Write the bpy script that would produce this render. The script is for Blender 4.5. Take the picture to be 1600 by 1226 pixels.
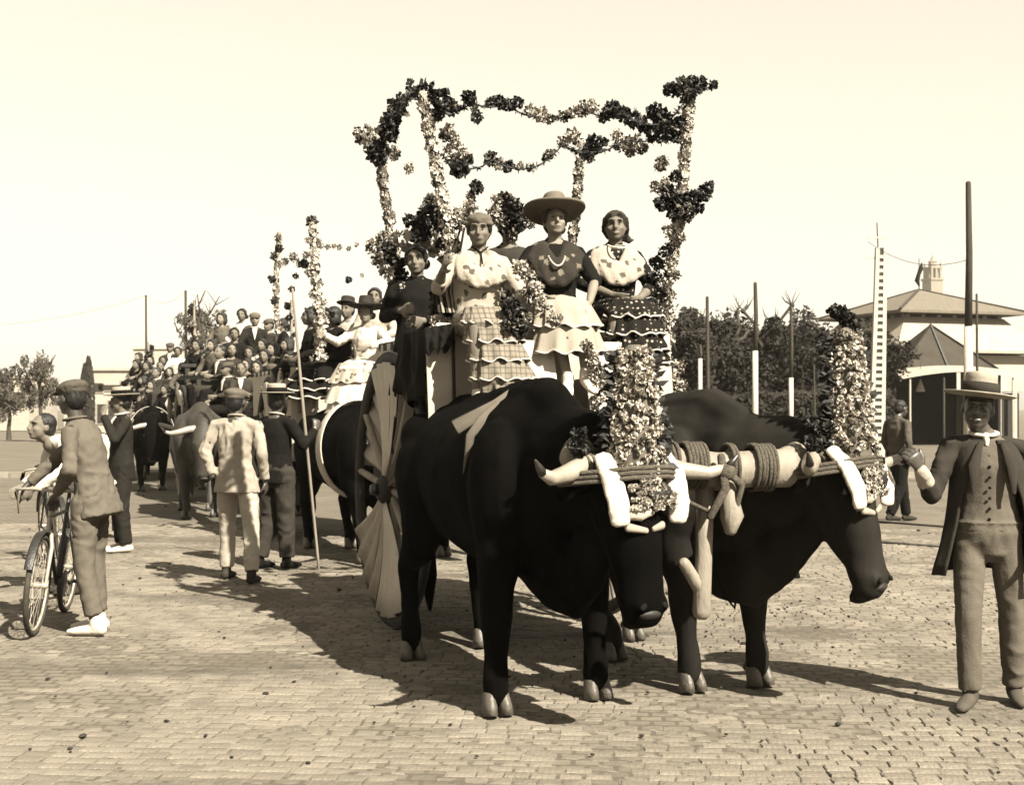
import bpy, bmesh, math, random
from mathutils import Vector as V, Matrix, noise, Euler
R_ = math.radians
random.seed(7)
S = bpy.context.scene
for o in list(bpy.data.objects): bpy.data.objects.remove(o)
C = S.collection

# ---------------------------------------------------------------- camera, sky, sun, exposure
FPX, HZ, EYE = 2000.0, 640.0, 1.55
cd = bpy.data.cameras.new('camera'); cam = bpy.data.objects.new('camera', cd); C.objects.link(cam)
cd.sensor_width = 36; cd.lens = 36 * FPX / 1600; cd.clip_start = .05; cd.clip_end = 6000
cd.dof.use_dof = True; cd.dof.focus_distance = 8.2; cd.dof.aperture_fstop = 5.6
cd.shift_y = (HZ - 613) / 1600
cam.location = (0, 0, EYE); cam.rotation_euler = (R_(90), 0, 0)
S.camera = cam
S.render.resolution_x = 1024; S.render.resolution_y = 784
SUN_AZ = math.atan2(.62, -.785); SUN_EL = R_(44)
w = bpy.data.worlds.new('World'); S.world = w; w.use_nodes = True
nt = w.node_tree; nt.nodes.clear()
sk = nt.nodes.new('ShaderNodeTexSky'); sk.sky_type = 'NISHITA'; sk.sun_disc = False
sk.sun_elevation = SUN_EL; sk.sun_rotation = SUN_AZ; sk.dust_density = 1.0; sk.air_density = 1.0
bw = nt.nodes.new('ShaderNodeVectorMath'); bw.operation = 'DOT_PRODUCT'; bw.inputs[1].default_value = (.0, .35, .65); mx = nt.nodes.new('ShaderNodeMix'); mx.data_type = 'RGBA'; mx.blend_type = 'MULTIPLY'
mx.inputs['Factor'].default_value = 1; mx.inputs['B'].default_value = (1, .92, .76, 1)
bg = nt.nodes.new('ShaderNodeBackground'); bg.inputs['Strength'].default_value = .0535
wo = nt.nodes.new('ShaderNodeOutputWorld')
nt.links.new(sk.outputs[0], bw.inputs[0]); pw = nt.nodes.new('ShaderNodeMath'); pw.operation = 'POWER'; pw.inputs[1].default_value = .5
ml = nt.nodes.new('ShaderNodeMath'); ml.operation = 'MULTIPLY'; ml.inputs[1].default_value = 2.15
nt.links.new(bw.outputs['Value'], pw.inputs[0]); nt.links.new(pw.outputs[0], ml.inputs[0]); nt.links.new(ml.outputs[0], mx.inputs['A'])
nt.links.new(mx.outputs['Result'], bg.inputs['Color']); nt.links.new(bg.outputs[0], wo.inputs[0])
sd = bpy.data.lights.new('sun', 'SUN'); so = bpy.data.objects.new('sun', sd); C.objects.link(so)
sd.energy = 5; sd.angle = R_(.53); sd.color = (1, .94, .81)
sdir = V((math.sin(SUN_AZ) * math.cos(SUN_EL), math.cos(SUN_AZ) * math.cos(SUN_EL), math.sin(SUN_EL)))
so.rotation_euler = sdir.to_track_quat('Z', 'Y').to_euler(); so.location = (10, -12, 20)
S.view_settings.view_transform = 'Standard'; S.view_settings.look = 'None'
S.view_settings.exposure = 2.08; S.view_settings.gamma = 1
try: S.view_settings.use_curve_mapping = False
except Exception: pass

# ---------------------------------------------------------------- materials (sepia toned, all procedural)
def tone(v):
    k = min(1, max(0, (v - .1) / .4))
    return (v, v * (.86 + .06 * k), v * (.67 + .14 * k), 1)
MATS = {}; TK = .52
def mat(name, v, rough=.8, var=.18, scale=6.0, bump=.15, bscale=60.0, spec=.25, stretch=(1, 1, 1), v2=None, pattern=None, gen=None):
    if name in MATS: return MATS[name]
    v *= TK
    if v2: v2 *= TK
    m = bpy.data.materials.new(name); m.use_nodes = True; n = m.node_tree; L = n.links
    p = n.nodes['Principled BSDF']; p.inputs['Roughness'].default_value = rough
    p.inputs['Specular IOR Level'].default_value = spec
    tc = n.nodes.new('ShaderNodeTexCoord'); mp = n.nodes.new('ShaderNodeMapping'); mp.inputs['Scale'].default_value = stretch
    L.new(tc.outputs['Object'], mp.inputs[0])
    a = n.nodes.new('ShaderNodeTexNoise'); a.inputs['Scale'].default_value = scale; a.inputs['Detail'].default_value = 6; a.inputs['Roughness'].default_value = .65
    L.new(mp.outputs[0], a.inputs['Vector'])
    r = n.nodes.new('ShaderNodeValToRGB'); r.color_ramp.elements[0].position = .3; r.color_ramp.elements[1].position = .7
    r.color_ramp.elements[0].color = tone(v * (1 - var)); r.color_ramp.elements[1].color = tone(v * (1 + var))
    L.new(a.outputs[0], r.inputs[0]); col = r.outputs[0]
    if pattern:
        col = pattern(n, L, tc, col, v2)
    L.new(col, p.inputs['Base Color'])
    if bump:
        b = n.nodes.new('ShaderNodeTexNoise'); b.inputs['Scale'].default_value = bscale; b.inputs['Detail'].default_value = 4
        L.new(mp.outputs[0], b.inputs['Vector'])
        bb = n.nodes.new('ShaderNodeBump'); bb.inputs['Strength'].default_value = bump; bb.inputs['Distance'].default_value = .02
        L.new(b.outputs[0], bb.inputs['Height']); L.new(bb.outputs[0], p.inputs['Normal'])
    MATS[name] = m; return m
def mixc(n, L, fac, a, bcol):
    x = n.nodes.new('ShaderNodeMix'); x.data_type = 'RGBA'
    L.new(fac, x.inputs['Factor']); L.new(a, x.inputs['A']); x.inputs['B'].default_value = bcol
    return x.outputs['Result']
def ramp(n, L, src, p0, p1):
    r = n.nodes.new('ShaderNodeMapRange'); r.inputs['From Min'].default_value = p0; r.inputs['From Max'].default_value = p1
    L.new(src, r.inputs['Value']); return r.outputs[0]
def pat_dots(n, L, tc, col, v2):
    v = n.nodes.new('ShaderNodeTexVoronoi'); v.inputs['Scale'].default_value = 26; v.inputs['Randomness'].default_value = .25
    L.new(tc.outputs['Object'], v.inputs['Vector'])
    return mixc(n, L, ramp(n, L, v.outputs['Distance'], .27, .2), col, tone(v2))
def pat_floral(n, L, tc, col, v2):
    v = n.nodes.new('ShaderNodeTexVoronoi'); v.inputs['Scale'].default_value = 13; v.inputs['Randomness'].default_value = 1
    L.new(tc.outputs['Object'], v.inputs['Vector'])
    a = n.nodes.new('ShaderNodeTexNoise'); a.inputs['Scale'].default_value = 40; L.new(tc.outputs['Object'], a.inputs['Vector'])
    ad = n.nodes.new('ShaderNodeMath'); ad.operation = 'MULTIPLY_ADD'; ad.inputs[1].default_value = .5
    L.new(a.outputs[0], ad.inputs[0]); L.new(v.outputs['Distance'], ad.inputs[2])
    return mixc(n, L, ramp(n, L, ad.outputs[0], .56, .5), col, tone(v2))
def pat_check(n, L, tc, col, v2):
    for ax in (0, 2):
        wv = n.nodes.new('ShaderNodeTexWave'); wv.bands_direction = 'XYZ'[ax]; wv.inputs['Scale'].default_value = 9; wv.inputs['Distortion'].default_value = .5
        L.new(tc.outputs['Object'], wv.inputs['Vector'])
        mr = ramp(n, L, wv.outputs['Fac'], .72, .95)
        hf = n.nodes.new('ShaderNodeMath'); hf.operation = 'MULTIPLY'; hf.inputs[1].default_value = .6; L.new(mr, hf.inputs[0])
        col = mixc(n, L, hf.outputs[0], col, tone(v2))
    return col
def pat_stain(n, L, tc, col, v2):
    a = n.nodes.new('ShaderNodeTexNoise'); a.inputs['Scale'].default_value = .55; a.inputs['Detail'].default_value = 9; a.inputs['Roughness'].default_value = .68
    mp = n.nodes.new('ShaderNodeMapping'); mp.inputs['Scale'].default_value = (.45, 1.6, 1); L.new(tc.outputs['Object'], mp.inputs[0]); L.new(mp.outputs[0], a.inputs['Vector'])
    f = ramp(n, L, a.outputs[0], .53, .70)
    h = n.nodes.new('ShaderNodeMath'); h.operation = 'MULTIPLY'; h.inputs[1].default_value = .85; L.new(f, h.inputs[0])
    return mixc(n, L, h.outputs[0], col, tone(v2))

# ---------------------------------------------------------------- mesh builder
def _frame(t, side):
    t = t.normalized(); s = side - t * side.dot(t)
    if s.length < 1e-4: s = V((1, 0, 0)) - t * t.x
    if s.length < 1e-4: s = V((0, 1, 0)) - t * t.y
    s.normalize(); return s, t.cross(s)
class MB:
    def __init__(s): s.v = []; s.f = []
    def tube(s, pts, rad, n=12, side=V((1, 0, 0)), cap='round', taper_cb=None):
        pts = [V(p) for p in pts]; rr = [(r, r) if not isinstance(r, (tuple, list)) else r for r in rad]
        m = len(pts); T = []
        for i in range(m):
            d = pts[min(i + 1, m - 1)] - pts[max(i - 1, 0)]
            T.append(d.normalized() if d.length > 1e-6 else V((0, 0, 1)))
        st = []
        if cap in ('round', 'start'):
            q = min(rr[0])
            st += [(pts[0] - T[0] * q * .85, rr[0][0] * .5, rr[0][1] * .5, T[0]), (pts[0] - T[0] * q * .5, rr[0][0] * .86, rr[0][1] * .86, T[0])]
        st += [(pts[i], rr[i][0], rr[i][1], T[i]) for i in range(m)]
        if cap in ('round', 'end'):
            q = min(rr[-1])
            st += [(pts[-1] + T[-1] * q * .5, rr[-1][0] * .86, rr[-1][1] * .86, T[-1]), (pts[-1] + T[-1] * q * .85, rr[-1][0] * .5, rr[-1][1] * .5, T[-1])]
        b = len(s.v); sd = V(side)
        for k, (c, ra, rb, t) in enumerate(st):
            a, e = _frame(t, sd); sd = a
            for j in range(n):
                q = 2 * math.pi * j / n
                s.v.append(c + a * math.cos(q) * ra + e * math.sin(q) * rb)
        K = len(st)
        for k in range(K - 1):
            for j in range(n):
                j2 = (j + 1) % n
                s.f.append((b + k * n + j, b + k * n + j2, b + (k + 1) * n + j2, b + (k + 1) * n + j))
        s.f.append(tuple(b + j for j in range(n))[::-1]); s.f.append(tuple(b + (K - 1) * n + j for j in range(n)))
        return s
    def ball(s, c, r, n=12, m=8, rot=None):
        c = V(c); r = V(r) if not isinstance(r, (int, float)) else V((r, r, r)); b = len(s.v)
        def P(p):
            p = V((p[0] * r.x, p[1] * r.y, p[2] * r.z))
            return c + (rot @ p if rot else p)
        s.v.append(P((0, 0, 1)))
        for i in range(1, m):
            a = math.pi * i / m
            for j in range(n):
                q = 2 * math.pi * j / n; s.v.append(P((math.sin(a) * math.cos(q), math.sin(a) * math.sin(q), math.cos(a))))
        s.v.append(P((0, 0, -1))); e = len(s.v) - 1
        for j in range(n): s.f.append((b, b + 1 + j, b + 1 + (j + 1) % n))
        for i in range(m - 2):
            for j in range(n):
                j2 = (j + 1) % n; s.f.append((b + 1 + i * n + j, b + 1 + (i + 1) * n + j, b + 1 + (i + 1) * n + j2, b + 1 + i * n + j2))
        for j in range(n): s.f.append((e, b + 1 + (m - 2) * n + (j + 1) % n, b + 1 + (m - 2) * n + j))
        return s
    def box(s, c, d, rot=None, taper=1.0):
        c = V(c); b = len(s.v)
        for z in (-1, 1):
            k = taper if z > 0 else 1
            for x, y in ((-1, -1), (1, -1), (1, 1), (-1, 1)):
                p = V((x * d[0] / 2 * k, y * d[1] / 2 * k, z * d[2] / 2)); s.v.append(c + (rot @ p if rot else p))
        for f in ((0, 3, 2, 1), (4, 5, 6, 7), (0, 1, 5, 4), (1, 2, 6, 5), (2, 3, 7, 6), (3, 0, 4, 7)): s.f.append(tuple(b + i for i in f))
        return s
    def bar(s, a, b_, wd, th, up=V((0, 0, 1))):
        a = V(a); b_ = V(b_); t = (b_ - a); l = t.length; t.normalize(); x, y = _frame(t, V(up))
        M = Matrix((y, x, t)).transposed()
        return s.box((a + b_) / 2, (wd, th, l), M)
    def lathe(s, prof, n=24, c=(0, 0, 0), rot=None, sx=1, sy=1, fn=None, close=True):
        c = V(c); b = len(s.v)
        for (r, z) in prof:
            for j in range(n):
                q = 2 * math.pi * j / n; rr = r; zz = z
                if fn: rr, zz = fn(r, z, q)
                p = V((rr * math.cos(q) * sx, rr * math.sin(q) * sy, zz)); s.v.append(c + (rot @ p if rot else p))
        K = len(prof)
        for k in range(K - 1):
            for j in range(n):
                j2 = (j + 1) % n; s.f.append((b + k * n + j, b + k * n + j2, b + (k + 1) * n + j2, b + (k + 1) * n + j))
        if close:
            s.f.append(tuple(b + j for j in range(n))[::-1]); s.f.append(tuple(b + (K - 1) * n + j for j in range(n)))
        return s
    def quad(s, a, b_, c, d):
        k = len(s.v); s.v += [V(a), V(b_), V(c), V(d)]; s.f.append((k, k + 1, k + 2, k + 3)); return s
    def mesh(s, name='m'):
        me = bpy.data.meshes.new(name); me.from_pydata([tuple(p) for p in s.v], [], s.f); me.update(); return me
    def build(s, name, m, parent=None, smooth=True, recalc=True):
        me = s.mesh(name)
        if recalc:
            bm = bmesh.new(); bm.from_mesh(me); bmesh.ops.recalc_face_normals(bm, faces=bm.faces); bm.to_mesh(me); bm.free()
        return put(name, me, m, parent, smooth)
def put(name, me, m, parent=None, smooth=True):
    if m is not None and not me.materials: me.materials.append(m)
    if smooth and len(me.polygons): me.polygons.foreach_set('use_smooth', [True] * len(me.polygons))
    o = bpy.data.objects.new(name, me); C.objects.link(o)
    if parent is not None: o.parent = parent
    return o
def fuse(mb, name, m, parent, vox=.012, sm=3, disp=None):
    me = mb.mesh('tmp'); o = bpy.data.objects.new('tmp', me); C.objects.link(o)
    r = o.modifiers.new('r', 'REMESH'); r.mode = 'VOXEL'; r.voxel_size = vox
    if sm:
        q = o.modifiers.new('s', 'SMOOTH'); q.factor = .5; q.iterations = sm
    ev = o.evaluated_get(bpy.context.evaluated_depsgraph_get())
    m2 = bpy.data.meshes.new_from_object(ev); m2.name = name
    bpy.data.objects.remove(o); bpy.data.meshes.remove(me)
    if disp:
        m2.update(); nrm = [v.normal.copy() for v in m2.vertices]
        for v, nn in zip(m2.vertices, nrm): v.co = v.co + disp(v.co, nn)
        m2.update()
    return put(name, m2, m, parent)
def wrinkle(amp=.008, f=9.0, st=(1, 1, 2.2), seed=0.0):
    o = V((seed * 3.1, seed * 7.7, seed))
    def d(p, n):
        q = V((p.x * 1.2 + p.z * .55, p.y * 1.2, p.z * 1.0 - p.x * .5)) * f + o
        w_ = noise.noise(q * .35 + V((3, 1, 7)))
        a = 1 - abs(noise.noise(q + V((w_, w_, 0)) * 2)) * 3.2; b = noise.noise(q * 2.1)
        return n * amp * 1.2 * (a * .55 * (.6 + w_) + b * .35 - .2)
    return d
def thing(name, label, cat, loc=(0, 0, 0), rz=0, group=None):
    o = bpy.data.objects.new(name, None); C.objects.link(o); o.location = loc; o.rotation_euler = (0, 0, rz); o.empty_display_size = .1
    o['label'] = label; o['category'] = cat
    if group: o['group'] = group
    return o
def tag(o, label, cat, group=None):
    o['label'] = label; o['category'] = cat
    if group: o['group'] = group
    return o
def struct(o): o['kind'] = 'structure'; return o
def copytree(o, parent=None):
    c = o.copy(); C.objects.link(c)
    if parent is not None: c.parent = parent; 
    for ch in o.children: copytree(ch, c)
    return c
def at(px, py, Y): return V(((px - 800) / FPX * Y, Y, EYE - (py - HZ) / FPX * Y))
def gy(py): return EYE * FPX / (py - HZ)
# procession frame: r to the right of the left wheel of the first cart, s back along the row
W0 = V((-.85, 9.2, 0)); YAW = R_(20.5)
RX = V((math.cos(YAW), math.sin(YAW), 0)); SX = V((-math.sin(YAW), math.cos(YAW), 0))
def rs(r, s, z=0): return W0 + RX * r + SX * s + V((0, 0, z))

M = {}
def mats():
    M['skin'] = mat('skin', .18, .65, .12, 14, .08, 90, .2)
    M['skin_lt'] = mat('skin_pale', .25, .65, .12, 14, .08, 90, .2)
    M['skin_dk'] = mat('skin_dark', .065, .42, .15, 14, .06, 90, .5)
    M['hair'] = mat('hair_black', .008, .55, .3, 30, .5, 120, .35, (1, 1, .2))
    M['hair_br'] = mat('hair_brown', .02, .6, .3, 30, .5, 120, .3)
    M['black'] = mat('cloth_black', .008, .9, .3, 8, .14, 90, .1)
    M['char'] = mat('cloth_charcoal', .02, .9, .3, 8, .14, 90, .1)
    M['dark'] = mat('cloth_dark', .04, .9, .22, 7, .14, 90, .12)
    M['mid'] = mat('cloth_mid', .09, .9, .2, 7, .14, 90, .12)
    M['grey'] = mat('cloth_grey', .135, .9, .15, 7, .16, 90, .12)
    M['lt'] = mat('cloth_light', .36, .9, .12, 7, .14, 90, .15)
    M['white'] = mat('cloth_white', .66, .85, .08, 7, .25, 50, .15)
    M['cream'] = mat('cloth_cream', .46, .85, .14, 5, .3, 30, .15)
    M['drape'] = mat('cloth_drape', .5, .8, .14, 2.5, .3, 18, .2)
    M['straw'] = mat('hat_straw', .38, .8, .12, 30, .4, 150, .2)
    M['felt'] = mat('hat_felt', .16, .85, .12, 12, .15, 80, .15)
    M['feltd'] = mat('hat_felt_dark', .03, .85, .2, 12, .15, 80, .15)
    M['dots'] = mat('cloth_dots', .012, .9, .2, 7, .2, 60, .1, v2=.36, pattern=pat_dots)
    M['floral'] = mat('cloth_floral_light', .42, .9, .15, 7, .2, 60, .1, v2=.11, pattern=pat_floral)
    M['florald'] = mat('cloth_floral_dark', .035, .9, .2, 7, .2, 60, .1, v2=.2, pattern=pat_floral)
    M['check'] = mat('cloth_check', .26, .9, .1, 7, .2, 60, .1, v2=.09, pattern=pat_check)
    M['wood'] = mat('wood_pale', .28, .7, .3, 5, .4, 40, .25, (1, 1, .3))
    M['woodd'] = mat('wood_dark', .035, .75, .35, 5, .4, 40, .25, (1, 1, .3))
    M['rope'] = mat('rope_fibre', .13, .9, .35, 60, .8, 160, .1)
    M['horn'] = mat('horn_pale', .34, .38, .2, 7, .15, 40, .5)
    M['hornd'] = mat('horn_dark_tip', .03, .35, .3, 8, .1, 40, .5)
    M['hoof'] = mat('hoof_grey', .10, .5, .3, 18, .3, 50, .35)
    M['ox'] = mat('hide_black', .0035, .9, .6, 5, .25, 220, .03, (1, 1, .35))
    M['ox2'] = mat('hide_dark_brown', .017, .8, .7, 3, .22, 220, .08, (1, 1, .35))
    M['oxbr'] = mat('hide_brown', .045, .6, .4, 4, .25, 130, .25)
    M['nose'] = mat('muzzle_skin', .022, .6, .4, 20, .2, 60, .3)
    M['iron'] = mat('iron_dark', .015, .5, .3, 20, .2, 60, .5)
    M['chrome'] = mat('metal_bright', .4, .3, .1, 20, .0, 60, .6)
    M['rubber'] = mat('rubber_dusty', .06, .8, .3, 20, .2, 60, .2)
    M['pet_l'] = mat('petal_light', .62, .7, .2, 20, 0, 60, .2)
    M['pet_m'] = mat('petal_mid', .14, .7, .4, 20, 0, 60, .2)
    M['pet_d'] = mat('leaf_dark', .014, .6, .5, 20, 0, 60, .3)
    M['eye'] = mat('eye_dark', .006, .2, .1, 20, 0, 60, .5)
    M['lips'] = mat('lips', .06, .5, .1, 20, 0, 60, .3)
mats()
# ================================================================ the setting
def sheet(name, x0, x1, y0, y1, z, m):
    mb = MB(); mb.quad((x0, y0, z), (x1, y0, z), (x1, y1, z), (x0, y1, z))
    o = mb.build(name, m, None, False, False); return struct(o)
m_ground = mat('ground_dust', .17, .95, .22, .25, .4, 8, .1)
m_road = mat('road_dust', .13, .95, .3, 1.2, .6, 30, .1, v2=.06, pattern=pat_stain)
sheet('ground', -2500, 2500, -60, 4500, -.05, m_ground)
def pat_sett(n, L, tc, col, v2):
    mp = n.nodes.new('ShaderNodeMapping'); mp.inputs['Rotation'].default_value = (0, 0, R_(4)); L.new(tc.outputs['Object'], mp.inputs[0])
    b = n.nodes.new('ShaderNodeTexBrick'); b.inputs['Scale'].default_value = 1; b.inputs['Brick Width'].default_value = .125; b.inputs['Row Height'].default_value = .092
    b.inputs['Mortar Size'].default_value = .012; L.new(mp.outputs[0], b.inputs['Vector'])
    col = mixc(n, L, b.outputs['Fac'], col, tone(v2))
    return pat_stain(n, L, tc, col, .05)
m_road = mat('road_setts_far', .195, .95, .3, 1.6, .7, 14, .1, v2=.13, pattern=pat_sett)
road = sheet('road', -60, 60, -8, 29.3, -.0055, m_road)
# paving setts: the nearest ones in view are parts, the others one joined part
m_stone = [mat('sett_%s' % n, v, .85, .28, 3.5, .55, 45, .22, v2=.05, pattern=pat_stain) for n, v in (('pale', .25), ('mid', .235), ('dull', .205))]
def sett_mesh(L_, D_, h, sd):
    rnd = random.Random(sd); mb = MB(); jz = [rnd.uniform(-.004, .004) for _ in range(4)]
    b = []
    for k, (x, y) in enumerate(((-1, -1), (1, -1), (1, 1), (-1, 1))):
        b.append(V((x * L_ / 2 + rnd.uniform(-.004, .004), y * D_ / 2 + rnd.uniform(-.004, .004), 0)))
    mb.v += [p + V((0, 0, -.035)) for p in b] + [p + V((0, 0, h - .004)) for p in b]
    mb.v += [V((p.x * .91, p.y * .87, h + jz[i] * .6)) for i, p in enumerate(b)] + [V((rnd.uniform(-.01, .01), rnd.uniform(-.01, .01), h + .003))]
    for i in range(4):
        j = (i + 1) % 4; mb.f += [(i, j, 4 + j, 4 + i), (4 + i, 4 + j, 8 + j, 8 + i), (8 + i, 8 + j, 12)]
    return mb
SL = [.092, .10, .106, .112, .118, .122, .128, .134, .14, .15, .115, .125]
protos = [sett_mesh(SL[i], .087, 0, i) for i in range(12)]
pm = []
for i, p in enumerate(protos):
    me = p.mesh('paving_stone'); me.materials.append(m_stone[i % 3]); pm.append(me)
rows = []
rnd = random.Random(3)
th = R_(-4); ct, stn = math.cos(th), math.sin(th)
y = 3.6; allst = []
while y < 17:
    x = -13 + rnd.uniform(0, .19)
    lim = .44 * y + 1.6
    while x < 13:
        kk = rnd.randrange(12); x += SL[kk] / 2; yj = y + rnd.uniform(-.004, .004) + .010 * noise.noise(V((x * .6, y * .3, 5)))
        X = x * ct - yj * stn; Y = x * stn + yj * ct
        if abs(X) < .44 * Y + 1.4: allst.append((X, Y, kk, rnd.uniform(-.06, .06)))
        x += SL[kk] / 2 + .004
    y += .092
inview = [a for a in allst if abs(a[0]) < .4 * a[1] and a[1] > 5.4]
inview.sort(key=lambda a: a[1]); first = set(id(a) for a in inview[:298])
# cap on singles: those largest in view
joined = MB(); jm = []
for a in allst:
    X, Y, k, r = a
    z = noise.noise(V((X * 1.7, Y * 1.7, 0))) * .013 + noise.noise(V((X * .45, Y * .45, 7))) * .011 + rnd.uniform(-.003, .003) - .0035
    sc = .93 + rnd.random() * .1
    tx, ty = rnd.uniform(-.03, .03), rnd.uniform(-.04, .02)
    if id(a) in first:
        o = bpy.data.objects.new('paving_stone', pm[k]); C.objects.link(o); o.parent = road
        o.location = (X, Y, z); o.rotation_euler = (ty, tx, th + r); o.scale = (sc, sc, 1)
    else:
        Mx = Matrix.Translation((X, Y, z)) @ Euler((ty, tx, th + r)).to_matrix().to_4x4(); p = protos[k]; b = len(joined.v)
        joined.v += [Mx @ V((q.x * sc, q.y * sc, q.z)) for q in p.v]; joined.f += [tuple(b + i for i in f) for f in p.f]; jm += [k % 3] * len(p.f)
jo = joined.build('paving_stones', m_stone[0], road, False, False); jo['kind'] = 'stuff'
jo.data.materials.append(m_stone[1]); jo.data.materials.append(m_stone[2]); jo.data.polygons.foreach_set('material_index', jm)
# crumbs of dung and dirt on the road
mb = MB()
for i in range(520):
    Y = rnd.uniform(5.2, 24) ** 1; X = rnd.uniform(-.42, .42) * Y
    if rnd.random() < .3: X = 1.6 + rnd.gauss(0, .5); Y = rnd.uniform(8, 13)
    s_ = rnd.uniform(.004, .012) * (1.8 if rnd.random() < .08 else 1)
    mb.ball((X, Y, .008), (s_ * rnd.uniform(1, 1.8), s_, s_ * .6), 6, 4, Euler((0, 0, rnd.random() * 6)).to_matrix())
o = mb.build('dirt_crumbs', mat('dirt', .03, .95, .4, 20), None, False); o['kind'] = 'stuff'; o['label'] = 'dark crumbs of dirt and dung on the setts'
# tram rails across the road at the right
def rail(px0, py0, px1, py1, nm):
    a = at(px0, py0, gy(py0)); b = at(px1, py1, gy(py1)); d = (b - a).normalized(); a -= d * 1.2; b += d * 14
    a.z = b.z = .0; mb = MB(); mb.bar(a, b, .07, .03); mb.bar(a + V((0, .12, 0)), b + V((0, .12, 0)), .03, .024)
    return struct(mb.build(nm, mat('rail_iron', .05, .5, .3, 4, .2), None, False))
rail(1345, 813, 1555, 829, 'tram_rail'); rail(1345, 845, 1555, 862, 'tram_rail')
# kerb and pavement beyond
mb = MB(); rk = random.Random(5)
m_kerb = mat('kerb_stone', .3, .9, .2, 3, .4, 30)
x = -16.0
kerb = struct(sheet('pavement', -60, 60, 29.4, 62, .1, mat('pavement_dust', .17, .95, .18, .6, .4, 12, .1)))
kb = MB(); kb.box((0, 0, .05), (.98, .22, .15)); kme = kb.mesh('kerb_stone'); kme.materials.append(m_kerb)
while x < 16:
    o = bpy.data.objects.new('kerb_stone', kme); C.objects.link(o); o.parent = kerb; o.location = (x, 29.36 + rk.uniform(-.006, .006), 0); x += 1.0

# ---------------------------------------------------------------- vegetation
m_leaf = mat('foliage_dark', .028, .8, .5, 1.3, 0, 60, .15)
m_leaf2 = mat('foliage_hazed', .09, .8, .4, 1.3, 0, 60, .15)
m_bark = mat('bark', .07, .9, .3, 5, .6, 25, .1, (1, 1, .3))
m_limew = mat('limewash', .6, .85, .1, 5, .2, 20, .1)
def crown_mesh(rx, ry, rz, nb, nl, ls, sd, m):
    r = random.Random(sd); mb = MB()
    for b in range(nb):
        d = V((r.gauss(0, 1), r.gauss(0, 1), r.gauss(0, 1))).normalized() * r.uniform(.35, .95)
        c = V((d.x * rx, d.y * ry, d.z * rz)); br = r.uniform(.22, .42) * min(rx, rz)
        for i in range(nl):
            q = V((r.gauss(0, 1), r.gauss(0, 1), r.gauss(0, .8))).normalized() * br * r.uniform(.5, 1.1)
            p = c + q; a = V((r.gauss(0, 1), r.gauss(0, 1), r.gauss(0, 1))).normalized(); e = a.orthogonal().normalized(); e = (e + a.cross(e) * r.uniform(-1, 1)).normalized()
            l = ls * r.uniform(.6, 1.3); mb.quad(p - a * l, p + e * l * .45, p + a * l, p - e * l * .45)
    me = mb.mesh('crown'); me.materials.append(m); return me
crowns = [crown_mesh(1.9, 1.7, 1.5, 26, 190, .105, i, m_leaf) for i in range(3)]
def trunk_mb(h, r, sd, lean=.1, limbs=4, spread=.8):
    q = random.Random(sd); mb = MB(); pts = [V((0, 0, 0))]; rad = [r * 1.25]
    for i in range(1, 5):
        pts.append(V((q.uniform(-lean, lean) * i / 3, q.uniform(-lean, lean), h * i / 4))); rad.append(r * (1 - .13 * i))
    mb.tube(pts, rad, 8)
    for i in range(limbs):
        a = i * 6.28 / limbs + q.uniform(-.5, .5); p = pts[-1] - V((0, 0, h * .08 * (i % 3)))
        d = V((math.cos(a) * spread, math.sin(a) * spread, q.uniform(.7, 1.2)))
        mb.tube([p, p + d * .5, p + d + V((q.uniform(-.1, .1), 0, .15))], [r * .5, r * .35, r * .15], 6)
        for j in range(2):
            d2 = V((q.uniform(-.5, .5), q.uniform(-.5, .5), q.uniform(.3, .6)))
            mb.tube([p + d * .8, p + d * .8 + d2], [r * .2, r * .07], 5)
    return mb
tlabels = ['bushy dark tree just right of the flowered cart post', 'dark leafy tree behind the short white post', 'round dark tree behind the tall dark pole',
           'dense dark tree behind the limewashed pole', 'dark tree left of the limewashed trunk pole top', 'low broad dark tree right of the limewashed pole',
           'dark leafy tree behind the right flower tower', 'dark tree beside the perforated white mast', 'small dark tree touching the pavilion eaves']
tspots = [(1052, 36, .95, 4.5), (1082, 42, 1.05, 4.6), (1122, 40, .95, 4.0), (1165, 44, 1.05, 4.6), (1205, 41, 1.0, 4.3), (1250, 45, 1.05, 4.7), (1290, 43, 1.0, 4.4), (1335, 47, 1.0, 4.6), (1376, 52, .85, 4.6)]
for i, (px, Y, sc, top) in enumerate(tspots):
    t = thing('leafy_tree', tlabels[i], 'tree', ((px - 800) / FPX * Y, Y, .1), i * 1.3, 'dark trees beyond the kerb')
    o = put('crown', crowns[i % 3], None, t, False); o.scale = (sc * 1.05, sc, sc * .9); o.location = (0, 0, top - 1.3)
    trunk_mb(top - 1.6, .13, i, .12).build('trunk', m_bark, t)
mb = MB(); r = random.Random(9)
hl = random.Random(4)
for i in range(14000):
    X = hl.uniform(3.2, 11.3); Y = hl.uniform(37.5, 39.2); z = abs(hl.gauss(0, 1.0)); z = min(z, 1.9 + .5 * noise.noise(V((X, 0, 0))))
    p = V((X, Y, z + .1)); a = V((hl.gauss(0, 1), hl.gauss(0, 1), hl.gauss(0, 1))).normalized(); e = a.orthogonal().normalized(); l = hl.uniform(.07, .16)
    mb.quad(p - a * l, p + e * l * .5, p + a * l, p - e * l * .5)
o = mb.build('shrub_row', m_leaf, None, False, False); o['kind'] = 'stuff'; o['label'] = 'dark tangled shrubs below the trees at right'
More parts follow.
